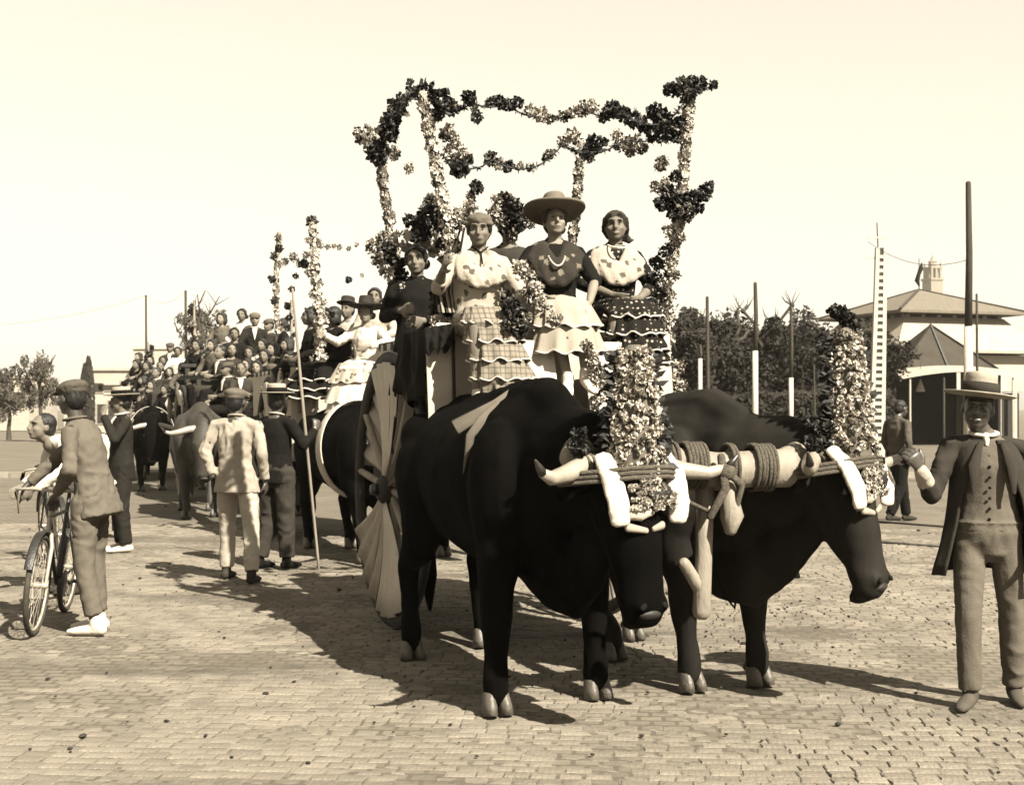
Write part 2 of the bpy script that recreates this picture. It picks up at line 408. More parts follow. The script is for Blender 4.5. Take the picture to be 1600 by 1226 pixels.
# board fence closing the view under the trees
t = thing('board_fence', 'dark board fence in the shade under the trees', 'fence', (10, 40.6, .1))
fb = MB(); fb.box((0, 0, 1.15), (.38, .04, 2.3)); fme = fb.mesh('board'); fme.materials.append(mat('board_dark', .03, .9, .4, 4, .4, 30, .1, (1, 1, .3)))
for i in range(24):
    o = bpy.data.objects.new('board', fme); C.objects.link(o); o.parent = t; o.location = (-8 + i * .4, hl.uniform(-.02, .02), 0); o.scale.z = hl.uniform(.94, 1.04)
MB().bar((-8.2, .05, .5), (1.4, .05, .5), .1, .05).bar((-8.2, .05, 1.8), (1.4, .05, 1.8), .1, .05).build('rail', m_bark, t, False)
# pollarded bare trees
def bare(px, Y, top, forks, label):
    t = thing('pollarded_tree', label, 'tree', ((px - 800) / FPX * Y, Y, .1), 0, 'bare pollards above the dark trees')
    MB().tube([(0, 0, 0), (.05, 0, top * .5), (0, 0, top * .72)], [.14, .1, .09], 8).build('trunk', m_bark, t)
    q = random.Random(px)
    for (dx, dz) in forks:
        mb = MB(); a = V((0, 0, top * .7)); b = V((dx * .5 + .1, q.uniform(-.2, .2), top * .7 + dz * .5)); c = V((dx, q.uniform(-.3, .3), top * .7 + dz))
        mb.tube([a, b, c], [.07, .05, .05], 7); mb.ball(c, .09, 7, 5)
        for k in range(7):
            d = V((q.uniform(-.4, .4), q.uniform(-.3, .3), q.uniform(.05, .45))); mb.tube([c, c + d * .6, c + d + V((q.uniform(-.1, .1), 0, .1))], [.022, .014, .006], 4)
        mb.build('limb', m_bark, t)
bare(1146, 41, 5.1, [(-.5, .5), (.15, 1.0), (.5, .4)], 'bare pollard whose knobbly limbs rise left of the tall dark pole')
bare(1190, 42, 5.4, [(-.6, .9), (.3, .5), (1.0, 1.1)], 'bare pollard with long forked limb right of the limewashed pole')
bare(1232, 43, 4.6, [(-.3, .5), (.5, .6), (.9, .95)], 'bare pollard with twiggy limb leaning right over the trees')
# distant trees at left, distance haze painted into their paler leaf colour
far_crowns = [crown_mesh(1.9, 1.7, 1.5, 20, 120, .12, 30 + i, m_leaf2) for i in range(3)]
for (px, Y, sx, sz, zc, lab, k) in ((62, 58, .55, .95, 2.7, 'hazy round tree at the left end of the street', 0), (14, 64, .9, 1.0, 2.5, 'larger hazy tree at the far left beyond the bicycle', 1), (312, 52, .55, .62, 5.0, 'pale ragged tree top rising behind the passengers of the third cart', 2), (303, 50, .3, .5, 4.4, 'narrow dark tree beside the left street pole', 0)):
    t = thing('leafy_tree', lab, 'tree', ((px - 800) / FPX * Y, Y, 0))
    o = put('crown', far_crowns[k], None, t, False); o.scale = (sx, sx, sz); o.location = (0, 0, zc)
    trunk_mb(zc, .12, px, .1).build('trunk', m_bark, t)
cy = MB(); r = random.Random(2)
for i in range(900):
    z = r.uniform(.4, 4.2); rr = .32 * math.sin(min(1, (4.4 - z) / 2.2) * 1.5) ** .8; a = r.uniform(0, 6.28); p = V((rr * math.cos(a), rr * math.sin(a), z)); d = V((r.gauss(0, .3), r.gauss(0, .3), 1)).normalized(); e = d.orthogonal().normalized()
    cy.quad(p - d * .14, p + e * .05, p + d * .14, p - e * .05)
cme = cy.mesh('crown'); cme.materials.append(m_leaf)
for px, lab, s_ in ((133, 'slim cypress, left of the far pair', 1.0), (138.5, 'narrow cypress, right of the far pair', 1.1)):
    t = thing('cypress_tree', lab, 'tree', ((px - 800) / FPX * 75, 75, 0), 0, 'far pair of cypresses'); o = put('crown', cme, None, t, False); o.scale = (1, 1, s_)
    MB().tube([(0, 0, 0), (0, 0, 2)], [.08, .04], 6).build('trunk', m_bark, t)

# ---------------------------------------------------------------- poles, mast, wires
def pole(px, ytop, Y, r0, label, limew=None, arms=0, m=None):
    x = (px - 800) / FPX * Y; zt = EYE + (HZ - ytop) / FPX * Y
    t = thing('street_pole', label, 'pole', (x, Y, 0)); zl = EYE + (HZ - limew) / FPX * Y if limew else 0
    if limew: MB().tube([(0, 0, 0), (0, 0, zl)], [r0 * 1.25, r0 * 1.1], 10, cap=None).build('limewashed_base', m_limew, t)
    MB().tube([(0, 0, zl), (.02, 0, (zl + zt) / 2), (0, 0, zt)], [r0, r0 * .85, r0 * .7], 8, cap='end').build('shaft', m or m_bark, t)
    for k in range(arms):
        MB().bar((-.35, 0, zt - .15 - k * .35), (.35, 0, zt - .15 - k * .35), .07, .07).build('crossarm', m_bark, t)
    return V((x, Y, zt))
pole(1105, 465, 34, .06, 'thin dark pole among the trees right of the flowered cart post')
pole(1094, 540, 31, .045, 'short slim white post below the leftmost dark trees', limew=560)
pA = pole(1180, 443, 30, .06, 'pole with dark top and limewashed lower half above the right ox', limew=548)
pole(1236, 480, 37, .06, 'slender pole with a pale base between limewashed pole and flower tower', limew=590)
pole(1272, 572, 36, .03, 'thin bare pole just left of the right flower tower')
pB = pole(1513, 287, 27, .085, 'tallest street pole with limewashed base behind the smiling man', limew=510)
pC = pole(1526, 460, 46, .06, 'thin grey pole behind the tallest street pole')
pD = pole(228, 462, 62, .07, 'faint thin pole at the left above the far carts')
pE = pole(290, 455, 50, .07, 'dark thin pole left of the ragged tree top')
# perforated mast
Ym = 31.0; xm = (1369 - 800) / FPX * Ym; zt = EYE + (HZ - 355) / FPX * Ym
t = thing('lattice_mast', 'tall white perforated mast with two crossarms beside the pavilion', 'mast', (xm, Ym, .1))
core = MB(); core.bar((0, 0, 0), (.12, 0, zt - .6), .08, .2, V((1, 0, 0))); core.build('core', M['iron'], t, False)  # dark inner bar stands in for the shade inside the mast's holes
mb = MB(); H = zt - .6
for s_ in (-1, 1):
    mb.bar((s_ * .145, 0, 0), (.12 + s_ * .09, 0, H), .13, .09, V((1, 0, 0)))
mb.build('side_post', m_limew, t, False)
for k in range(30):
    z = .25 + k * (H - .3) / 30; wd = .24 - .09 * z / H
    MB().box((.12 * z / H, 0, z), (wd, .125, .09 - .01 * z / H)).build('web_plate', m_limew, t, False)
MB().tube([(.1, 0, H - 1.4), (.02, 0, zt)], [.02, .015], 6).build('tip_rod', M['iron'], t)
for z in (zt - .35, zt - .85): MB().bar((-.22, 0, z), (.32, 0, z), .04, .04).build('crossarm', m_limew, t, False)
def wire(a, b, sag, lab):
    mb = MB(); pts = [a.lerp(b, i / 14) - V((0, 0, sag * (1 - (2 * i / 14 - 1) ** 2))) for i in range(15)]
    o = mb.tube(pts, [.007] * 15, 4).build('overhead_wire', M['iron']); tag(o, lab, 'wire')
wire(pD, pE, .4, 'thin wire strung between the two left poles'); wire(pD, V((-26, 62, 5.6)), .3, 'thin wire running left out of the picture from the faint pole')
wire(V((xm - .2, Ym, zt - .35)), pB - V((0, 0, 1.6)), .3, 'thin wire from the white mast to the tallest pole')

# ---------------------------------------------------------------- pavilion, tent, tower
Yp = 64.0; k_ = Yp / FPX
def pz(py, Y=Yp): return EYE + (HZ - py) / FPX * Y
cx = (1436 - 800) * k_
t = thing('fair_pavilion', 'large pale pavilion with low hipped roof and two tiers of eaves', 'pavilion', (cx, Yp, .1), R_(18))
m_roof = mat('roof_board', .20, .85, .25, 3, .3, 20, .1, (6, 1, 1)); m_wallw = mat('wall_white', .5, .9, .1, 1.5, .1)
m_roofl = mat('roof_canvas', .42, .85, .12, 2, .2, 10, .1)
def frustum(w0, z0, w1, z1, th=.12):
    mb = MB(); b = 0
    for (wd, z) in ((w0, z0 - th), (w0, z0), (w1, z1)):
        for sx, sy in ((-1, -1), (1, -1), (1, 1), (-1, 1)): mb.v.append(V((sx * wd, sy * wd, z)))
    for i in range(4):
        j = (i + 1) % 4; mb.f += [(i, j, 4 + j, 4 + i), (4 + i, 4 + j, 8 + j, 8 + i)]
    mb.f += [(3, 2, 1, 0), (8, 9, 10, 11)]; return mb
za, ze, zl0, zl1 = pz(457), pz(497), pz(507), pz(556)
frustum(3.55, ze, .12, za).build('upper_roof', m_roof, t, False)
for sx, sy in ((-1, -1), (1, -1), (1, 1), (-1, 1)):
    MB().bar((sx * 3.6, sy * 3.6, ze + .03), (0, 0, za + .05), .12, .08).build('ridge_cap', mat('ridge_dark', .06), t, False)
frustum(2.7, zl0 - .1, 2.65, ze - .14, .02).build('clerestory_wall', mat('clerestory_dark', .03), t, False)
for i in range(7):
    for (ax, s_) in ((0, -1), (1, -1), (0, 1), (1, 1)):
        u = -2.6 + i * .87; p = (u, s_ * 2.74, (zl0 + ze) / 2 - .15) if ax == 0 else (s_ * 2.74, u, (zl0 + ze) / 2 - .15)
        MB().box(p, (.18, .08, ze - zl0) if ax == 0 else (.08, .18, ze - zl0)).build('clerestory_post', m_wallw, t, False)
frustum(4.2, zl1, 2.8, zl0 + .05).build('lower_roof', m_roofl, t, False)
frustum(3.7, pz(615), 3.7, zl1 - .2, .02).build('wall', m_wallw, t, False)
mb = MB()
for i in range(9):
    for s_ in (-1, 1):
        mb = MB(); mb.box((-3.6 + i * .9, s_ * 3.72, 1.2), (.16, .16, 2.4)); mb.build('post', m_wallw, t, False)
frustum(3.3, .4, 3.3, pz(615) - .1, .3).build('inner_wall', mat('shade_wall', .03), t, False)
fl = thing('flag', 'furled dark flag on the pavilion roof peak', 'flag', (cx, Yp, za + .1))
MB().tube([(0, 0, 0), (0, 0, 1.6)], [.03, .02], 6).build('flagpole', M['iron'], fl)
MB().tube([(0, 0, .25), (-.1, 0, .5), (-.02, 0, .8), (.1, .03, 1.1), (.13, 0, 1.35)], [.05, .13, .1, .12, .04], 8).build('cloth', M['char'], fl)
# tent in front
Yt = 52.0
def tp(px, py, Y=Yt): return at(px, py, Y)
t = thing('fair_tent', 'dark gabled tent with pale pale awning behind the smiling man', 'tent', (tp(1475, 640).x, Yt, .1))
ox_ = tp(1475, 640).x
def loc(px, py, dy=0): q = tp(px, py); return V((q.x - ox_, dy, q.z - .1))
a, b, c = loc(1474, 503, 1.6), loc(1404, 577, 0), loc(1560, 577, 0)
mb = MB(); m_tent = mat('tent_cloth', .07, .9, .2, 2, .3, 12, .1)
for s_ in (0,):
    mb.v += [a, b, c, a + V((0, .1, 0)), V((b.x, 4.5, b.z)), V((c.x, 4.5, c.z))]; mb.f += [(0, 1, 2), (3, 1, 4), (3, 5, 2), (3, 4, 5)]
mb.build('roof', m_tent, t, False, False)
for (p0, p1) in ((b, a), (a, c), (a, (b + c) / 2)): MB().bar(p0 - V((0, .04, 0)), p1 - V((0, .04, -.02)), .07, .05).build('roof_seam', M['iron'], t, False)
# awning
mb = MB(); nx = 16
for i in range(nx):
    u0, u1 = i / nx, (i + 1) / nx; x0 = b.x - .3 + (c.x - b.x + .6) * u0; x1 = b.x - .3 + (c.x - b.x + .6) * u1
    s0 = .18 * math.sin(u0 * math.pi) ; s1 = .18 * math.sin(u1 * math.pi)
    za_, zb_ = b.z - .02, b.z - .42
    mb.quad((x0, -.05, za_ + s0), (x1, -.05, za_ + s1), (x1, -1.6, zb_ + s1 * 1.5), (x0, -1.6, zb_ + s0 * 1.5))
mb.build('awning', m_roofl, t, False, False)
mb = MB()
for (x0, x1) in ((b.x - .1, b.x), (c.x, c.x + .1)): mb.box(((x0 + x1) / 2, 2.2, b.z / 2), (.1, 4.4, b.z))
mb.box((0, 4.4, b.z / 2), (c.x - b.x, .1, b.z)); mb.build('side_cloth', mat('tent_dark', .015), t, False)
for u in (0, .33, .66, 1):
    x = b.x + (c.x - b.x) * u; MB().tube([(x, -1.5, 0), (x, -1.5, b.z - .4)], [.05, .04], 8).build('post', m_wallw if u in (0, 1) else m_bark, t)
la = thing('hanging_lamp', 'small pale cone lamp hanging in the dark tent mouth', 'lamp', (tp(1432, 605).x, Yt - .5, pz(612, Yt)))
MB().lathe([(.02, .5), (.05, .42), (.17, .08), (.18, 0)], 12).build('shade', m_limew, la); MB().tube([(0, 0, .5), (0, 0, 1.2)], [.012, .012], 4).build('cord', M['iron'], la)
# far tower
Yg = 420.0; g = Yg / FPX
t = thing('bell_tower', 'pale distant tower with stepped belfry and spire above the pavilion roof', 'tower', ((1457 - 800) * g, Yg, 0), R_(20))
m_tw = mat('tower_stone', .3, .9, .1, .2, .1, 2)
def tz(py): return EYE + (HZ - py) * g
MB().box((0, 0, tz(438) / 2), (4.6, 4.6, tz(438))).build('shaft', m_tw, t, False)
MB().box((0, 0, tz(438) + .25), (5.2, 5.2, .7)).build('cornice', m_tw, t, False)
z0, z1 = tz(438) + .6, tz(420)
for sx in (-1, 0, 1):
    for sy in (-1, 0, 1):
        if sx or sy: MB().box((sx * 1.7, sy * 1.7, (z0 + z1) / 2), (.75, .75, z1 - z0)).build('belfry_pier', m_tw, t, False)
MB().box((0, 0, z1 + .25), (4.4, 4.4, .6)).build('belfry_cornice', m_tw, t, False)
MB().lathe([(1.3, z1 + .5), (1.3, tz(410)), (1.5, tz(410) + .2), (.9, tz(407)), (.5, tz(404)), (.15, tz(399)), (.02, tz(396))], 10).build('spire', m_tw, t, False)
for sx in (-1, 1):
    for sy in (-1, 1): MB().lathe([(.35, z1 + .5), (.3, z1 + 1.6), (.02, z1 + 2.6)], 6, (sx * 1.8, sy * 1.8, 0)).build('pinnacle', m_tw, t, False)
# pale buildings at the left end
def house(px0, px1, ytop, Y, lab, wins, m=m_wallw):
    x0, x1 = (px0 - 800) / FPX * Y, (px1 - 800) / FPX * Y; h = EYE + (HZ - ytop) / FPX * Y
    t = thing('pale_house', lab, 'house', ((x0 + x1) / 2, Y + 3, 0)); wd = x1 - x0
    MB().box((0, 0, h / 2), (wd, 6, h)).build('wall', m, t, False); MB().box((0, 0, h + .06), (wd + .3, 6.3, .2)).build('cornice', m, t, False)
    for (u, v, a_, b_) in wins:
        f = MB().box((-wd / 2 + u * wd, -3.02, v * h), (a_ + .16, .1, b_ + .16)).build('window', m_wallw, t, False)
        MB().box((-wd / 2 + u * wd, -3.08, v * h), (a_, .04, b_)).build('pane', mat('pane_dark', .05, .3), f, False)
house(140, 205, 578, 88, 'white house with dark windows behind the man in the boater', [(.2, .72, .7, .6), (.5, .72, 1.6, .35), (.85, .72, .5, .9), (.3, .3, .6, 1.3), (.6, .3, .8, 1.8), (.88, .3, .5, 1)])
house(100, 136, 606, 100, 'low pale house left of the two cypresses', [(.3, .55, .8, .9), (.7, .55, .8, .9)])
house(208, 300, 545, 130, 'long pale building faint beyond the far carts', [(.12 + .11 * i, .6, .7, 1.2) for i in range(8)])
house(310, 470, 560, 135, 'pale building hidden mostly behind the third cart', [(.12 + .11 * i, .6, .7, 1.2) for i in range(8)])
house(-30, 45, 590, 95, 'pale house at the far left edge behind the boy', [(.2, .6, .8, 1), (.5, .6, .8, 1), (.8, .6, .8, 1)])
for i, px in enumerate((700, 800, 900, 1000)):
    pass
# ================================================================ people
def hand(mb, w, d, pn, s=1.0, curl=.35, th=1, spread=1.0):
    """w wrist, d direction of the hand, pn palm normal, th = side (+1/-1) of the thumb"""
    d = V(d).normalized(); pn = (V(pn) - d * V(pn).dot(d)).normalized(); sd = d.cross(pn) * th
    w = V(w); k = w + d * .085 * s
    mb.tube([w - d * .02, w + d * .02 * s, w + d * .055 * s, k], [(.022 * s, .018 * s), (.032 * s, .018 * s), (.042 * s, .016 * s), (.042 * s, .014 * s)], 10, side=sd)
    for i, (o, l) in enumerate(((.034, .075), (.0115, .085), (-.0115, .078), (-.034, .06))):
        p = k + sd * o * s * spread - d * .012; a = curl * .6; pts = [p]; dd = d.copy() + sd * o * 2.2 * spread
        for q in range(3):
            dd = (dd.normalized() * math.cos(a) + pn * math.sin(a)); p = p + dd.normalized() * l * s * (.42, .33, .25)[q]; pts.append(p); a = curl * 1.1
        mb.tube(pts, [.0105 * s, .0098 * s, .009 * s, .0078 * s], 7)
    p = w + d * .025 * s + sd * .028 * s; t1 = (d * .75 + sd * .75 + pn * .35).normalized(); t2 = (d * 1.0 + sd * .25 + pn * .5).normalized()
    mb.tube([p, p + t1 * .04 * s, p + t1 * .04 * s + t2 * .035 * s], [.015 * s, .0125 * s, .010 * s], 7)
def stand(**k):
    J = dict(pel=(0, 0, .93), wst=(0, 0, 1.08), ch=(0, 0, 1.28), nk=(0, .01, 1.44), hd=(0, -.012, 1.57),
             shL=(-.180, .01, 1.368), elL=(-.235, .04, 1.11), wrL=(-.25, -.05, .87), shR=(.180, .01, 1.368), elR=(.235, .04, 1.11), wrR=(.25, -.05, .87),
             hpL=(-.09, 0, .90), knL=(-.10, -.02, .49), anL=(-.11, .02, .09), hpR=(.09, 0, .90), knR=(.10, -.02, .49), anR=(.11, .02, .09), toL=(0, -1, 0), toR=(0, -1, 0))
    J.update(k); return J
def sit(**k):   # origin at the seat's front edge on the ground under the feet; seat height .45
    J = dict(pel=(0, .08, .55), wst=(0, .08, .70), ch=(0, .06, .90), nk=(0, .05, 1.06), hd=(0, .025, 1.188),
             shL=(-.158, .06, .985), elL=(-.24, .03, .76), wrL=(-.12, -.18, .70), shR=(.158, .06, .985), elR=(.24, .03, .76), wrR=(.12, -.18, .70),
             hpL=(-.09, .05, .53), knL=(-.11, -.38, .53), anL=(-.10, -.40, .09), hpR=(.09, .05, .53), knR=(.11, -.38, .53), anR=(.10, -.40, .09), toL=(-.15, -1, -.3), toR=(.15, -1, -.3))
    J.update(k); return J
class Person:
    def __init__(s, label, loc, yaw, J, sc=1.0, fw=1.0, hyaw=0, hpitch=0, htilt=0, vox=.009, skin='skin', cat='person', group=None, name='person', face=True, fine=True):
        s.t = thing(name, label, cat, loc, R_(yaw), group); s.t.scale = (sc, sc, sc)
        s.J = {k: V(v) for k, v in J.items()}; s.skin = M[skin]; s.vox = vox
        s.HM = Matrix.Rotation(R_(hyaw), 3, 'Z') @ Matrix.Rotation(R_(hpitch), 3, 'X') @ Matrix.Rotation(R_(htilt), 3, 'Y')
        s.fw = fw; s.face = face; s.fine = fine; s.hands = {}; s.seed = random.random() * 10; s.body_legs = True
    def H(s, x, y, z): return s.J['hd'] + s.HM @ V((x, y, z))
    def body(s, hL=None, hR=None, feet=False, smile=False):
        J = s.J; mb = MB(); H = s.H; HM = s.HM
        mb.ball(H(0, .014, .022), (.074, .094, .094), 16, 12, HM); mb.ball(H(0, -.022, -.025), (.066 * s.fw, .070, .078), 16, 12, HM)
        mb.ball(H(0, -.060, -.079), (.036, .028, .023), 10, 8, HM)
        if s.face:
            mb.tube([H(0, -.088, .028), H(0, -.104, -.002), H(0, -.112, -.022)], [.009, .011, .013], 8); mb.ball(H(0, -.096, -.028), (.017, .011, .009), 8, 6, HM)
            mb.tube([H(-.048, -.070, .036), H(-.022, -.088, .038), H(.022, -.088, .038), H(.048, -.070, .036)], [.009, .011, .011, .009], 8)
            for q in (-1, 1):
                mb.ball(H(q * .040, -.066, -.022), (.022, .02, .020), 8, 6, HM)
                mb.ball(H(q * .077, .008, -.004), (.010, .020, .030), 8, 6, HM)
            mb.tube([H(-.022, -.086, -.056), H(0, -.094, -.054), H(.022, -.086, -.056)], [.008, .011, .008], 8)
        mb.tube([J['nk'] - V((0, 0, .05)), J['nk'], H(0, .015, -.07)], [.062, .050, .050], 12)
        mb.tube([J['pel'], J['wst'], J['ch'], J['nk'] - V((0, 0, .04))], [(.14, .10), (.12, .09), (.145, .095), (.09, .07)], 14)
        mb.tube([J['shL'], J['nk'] - V((0, 0, .05)), J['shR']], [.045, .055, .045], 10)
        for q, sg in (('L', -1), ('R', 1)):
            sh, el, wr = J['sh' + q], J['el' + q], J['wr' + q]
            mb.tube([sh, sh.lerp(el, .5), el, el.lerp(wr, .35), wr], [.047, .043, .036, .037, .025], 10)
            hp, kn, an = J['hp' + q], J['kn' + q], J['an' + q]
            mb.tube([hp, hp.lerp(kn, .5), kn, kn.lerp(an, .35), an], [.075, .066, .05, .052, .034], 10)
            if feet: 
                td = V(J['to' + q]).normalized(); mb.tube([an - V((0, 0, .04)), an + td * .07 - V((0, 0, .045)), an + td * .15 - V((0, 0, .055))], [(.034, .035), (.038, .028), (.034, .02)], 10)
            h = hL if q == 'L' else hR
            if h is None: h = dict()
            d = V(h.get('d', (wr - el))); pn = V(h.get('pn', (-sg, 0, 0)))
            if h.get('hide'): continue
            hand(mb, wr, d, pn, h.get('s', 1.0), h.get('curl', .35), h.get('th', sg), h.get('spread', 1.0))
        def sock(p, n):
            dd = V((0, 0, 0))
            if s.face:
                for q in (-1, 1):
                    e = H(q * .031, -.088, .012); r = (p - e).length
                    if r < .026: dd += (HM @ V((0, 1, -.15))) * .007 * (1 - r / .026)
            return dd
        s.b = fuse(mb, 'body', s.skin, s.t, s.vox, 2, sock)
        if s.face:
            for q in (-1, 1):
                MB().ball(H(q * .031, -.0835, .012), (.0100, .007, .0036), 10, 8, HM).build('eye', M['eye'], s.t)
                MB().tube([H(q * .017, -.0935, .033), H(q * .03, -.0925, .038), H(q * .046, -.082, .034)], [.0018, .0028, .0015], 6).build('eyebrow', M['hair_br'], s.t) if s.fine else None
            if smile:
                MB().tube([H(-.022, -.088, -.051), H(0, -.0955, -.055), H(.022, -.088, -.051)], [(.005, .003), (.0065, .005), (.005, .003)], 8).build('teeth', M['cream'], s.t)
                MB().tube([H(-.028, -.085, -.044), H(0, -.098, -.047), H(.028, -.085, -.044)], [.0025, .004, .0025], 8).build('lips', M['lips'], s.t)
                MB().tube([H(-.026, -.084, -.056), H(0, -.096, -.064), H(.026, -.084, -.056)], [.0025, .005, .0025], 8).build('lips', M['lips'], s.t)
            else:
                MB().tube([H(-.023, -.090, -.056), H(0, -.100, -.053), H(.023, -.090, -.056)], [.002, .0045, .002], 8).build('lips', M['lips'], s.t)
        return s
    def hair(s, m='hair', kind='short', part=False):
        H, HM = s.H, s.HM; mb = MB()
        if kind == 'bald': return s
        mb.ball(H(0, .030, .040), (.084, .092, .086), 14, 10, HM); mb.ball(H(0, .050, .0), (.078, .066, .085), 14, 10, HM)
        if kind in ('bun', 'woman', 'bob'):
            for q in (-1, 1): mb.ball(H(q * .070, .0, .03), (.020, .046, .055), 10, 8, HM)
            mb.tube([H(-.062, -.045, .062), H(-.03, -.062, .088), H(0, -.064, .100), H(.03, -.062, .088), H(.062, -.045, .062)], [.014, .013, .012, .013, .014], 8)
        if kind == 'bun': mb.ball(H(.05, .105, -.02), (.045, .04, .042), 12, 8, HM)
        if kind == 'bob':
            for q in (-1, 1): mb.ball(H(q * .078, .012, -.035), (.026, .055, .065), 10, 8, HM)
            mb.ball(H(0, .07, -.05), (.075, .045, .06), 10, 8, HM)
        n0 = s.seed
        o = fuse(mb, 'hair', M[m], s.t, .010, 2, lambda p, n: n * .004 * noise.noise(V((p.x * 60, p.y * 60, p.z * 18)) + V((n0, 0, 0))))
        return s
    def headscarf(s, m='dark'):
        H, HM = s.H, s.HM; mb = MB()
        mb.ball(H(0, .026, .036), (.090, .102, .090), 16, 10, HM); mb.ball(H(0, .06, -.02), (.075, .06, .075), 12, 8, HM)
        for q in (-1, 1): mb.tube([H(q * .03, -.07, .085), H(q * .075, -.03, .05), H(q * .082, .02, -.02), H(q * .05, .08, -.06)], [.014, .02, .022, .02], 8)
        mb.ball(H(.075, .095, -.065), (.035, .035, .032), 10, 8, HM); mb.tube([H(.05, .09, -.05), H(.10, .10, -.09), H(.13, .10, -.075)], [.018, .022, .01], 8)
        fuse(mb, 'headscarf', M[m], s.t, .010, 2, wrinkle(.004, 25)); 
        MB().ball(H(.02, .06, -.03), (.078, .05, .075), 12, 8, HM).build('hair', M['hair'], s.t)
        return s
    def hat(s, m='straw', kind='wide', band='black', tilt=0, br=None, crown=None):
        H = s.H; R0 = s.HM @ Matrix.Rotation(R_(tilt), 3, 'X'); c = H(0, .012, .070)
        if kind == 'cap':
            mb = MB(); mb.ball(H(0, .02, .075), (.100, .118, .052), 18, 10, s.HM @ Matrix.Rotation(R_(8), 3, 'X')); mb.ball(H(0, .03, .05), (.088, .10, .045), 16, 8, s.HM)
            o = fuse(mb, 'cap', M[m], s.t, .009, 2, wrinkle(.003, 20)); MB().lathe([(.001, 0), (.09, 0), (.095, -.006), (.088, -.010), (.001, -.006)], 16, H(0, -.075, .052), s.HM @ Matrix.Rotation(R_(14), 3, 'X'), .85, .55).build('cap_peak', M[m], s.t); return s
        B = br or {'wide': .215, 'boater': .155, 'flat': .20}[kind]; ch = crown or {'wide': .105, 'boater': .085, 'flat': .085}[kind]; cr = .088
        wob = (lambda r, z, q: (r, z + (.012 * math.cos(2 * q) if r > cr + .02 else 0))) if kind == 'wide' else None
        prof = [(cr - .004, -.008), (cr + .002, 0), (cr + (B - cr) * .5, .003), (B - .01, .006), (B, .010 if kind != 'wide' else .016), (B - .002, .016 if kind != 'wide' else .024), (cr + (B - cr) * .5, .012), (cr + .008, .010), (cr + .004, .02), (cr * (.98 if kind != 'wide' else .93), ch * .8), (cr * (.96 if kind != 'wide' else .86), ch), (cr * .8, ch + .008), (.001, ch + .008)]
        MB().lathe(prof, 32, c, R0, .96, 1.1, wob, False).build('hat', M[m], s.t)
        if band: MB().lathe([(cr + .004, .012), (cr + .010, .014), (cr + .007 if kind != 'wide' else cr + .003, .012 + ch * (.5 if kind != 'wide' else .26)), (cr, .014 + ch * (.5 if kind != 'wide' else .26))], 32, c, R0, .97, 1.11, None, False).build('hat_band', M[band], s.t)
        return s
    def jacket(s, m='dark', hem=.17, flare=1.0, sleeve=1.0, vox=.013, wr=.010, name='jacket', openfront=False, cx=1.0, sl=('L', 'R'), w=1.0):
        J = s.J; mb = MB(); dn = (J['pel'] - J['ch']).normalized()
        hp = J['pel'] + dn * hem
        p = [J['nk'] - V((0, 0, .015)), J['nk'].lerp(J['ch'], .3), J['ch'], J['wst'], J['pel'], hp]
        r = [(.075, .06), (.135 * cx, .09), (.168 * cx * w, .122), (.152 * w, .112), (.18 * w, .13), (.19 * flare * w, .14 * flare)]
        mb.tube(p, r, 20, side=V((1, 0, 0)), cap='start')
        for q in sl:
            sh, el, wr_ = J['sh' + q], J['el' + q], J['wr' + q]; e2 = el.lerp(wr_, sleeve - .06 if sleeve > .1 else 0)
            mb.tube([J['nk'].lerp(sh, .4) - V((0, 0, .02)), sh + V((0, 0, -.008)), sh.lerp(el, .5), el], [.052, .060, .058, .052], 12, cap='round')
            if sleeve > .1: mb.tube([el, el.lerp(wr_, .4 * sleeve), e2], [.055, .050, .042], 12, cap='start')
        s.jk = fuse(mb, name, M[m], s.t, vox, 3, wrinkle(wr, 9, seed=s.seed)); return s
    def collar(s, m='white', r=.066, front=True, name='shirt_collar'):
        J = s.J; mb = MB(); c = J['nk'] + V((0, -.005, .01)); pts = [c + V((math.cos(a) * r, math.sin(a) * r * .95 - .005, .012 * math.sin(a))) for a in [i * 6.2832 / 14 for i in range(15)]]
        mb.tube(pts, [(.010, .019)] * 15, 6, side=V((0, 0, 1))); o = mb.build(name, M[m], s.t)
        if front:
            q = J['ch']; n = J['nk']; mb = MB(); mb.tube([n + V((0, -.062, -.005)), n.lerp(q, .45) + V((0, -.108, 0)), q.lerp(J['wst'], .25) + V((0, -.133, 0))], [(.045, .012), (.040, .014), (.006, .01)], 10); mb.build('shirt_front', M[m], s.t)
        return s
    def trousers(s, m='char', r=1.0, wr=.010, cuff=.0, vox=.013):
        J = s.J; mb = MB(); mb.tube([J['wst'].lerp(J['pel'], .5), J['pel'], J['pel'] - V((0, 0, .06))], [(.16, .115), (.18, .13), (.165, .12)], 18)
        for q in 'LR':
            hp, kn, an = J['hp' + q], J['kn' + q], J['an' + q]; a2 = an.lerp(kn, cuff)
            mb.tube([hp, hp.lerp(kn, .5), kn, kn.lerp(an, .5), a2], [.098 * r, .090 * r, .078 * r, .072 * r, .068 * r], 14, cap='start')
        s.tr = fuse(mb, 'trousers', M[m], s.t, vox, 3, wrinkle(wr, 8, (1, 1, 2.6), s.seed + 3)); return s
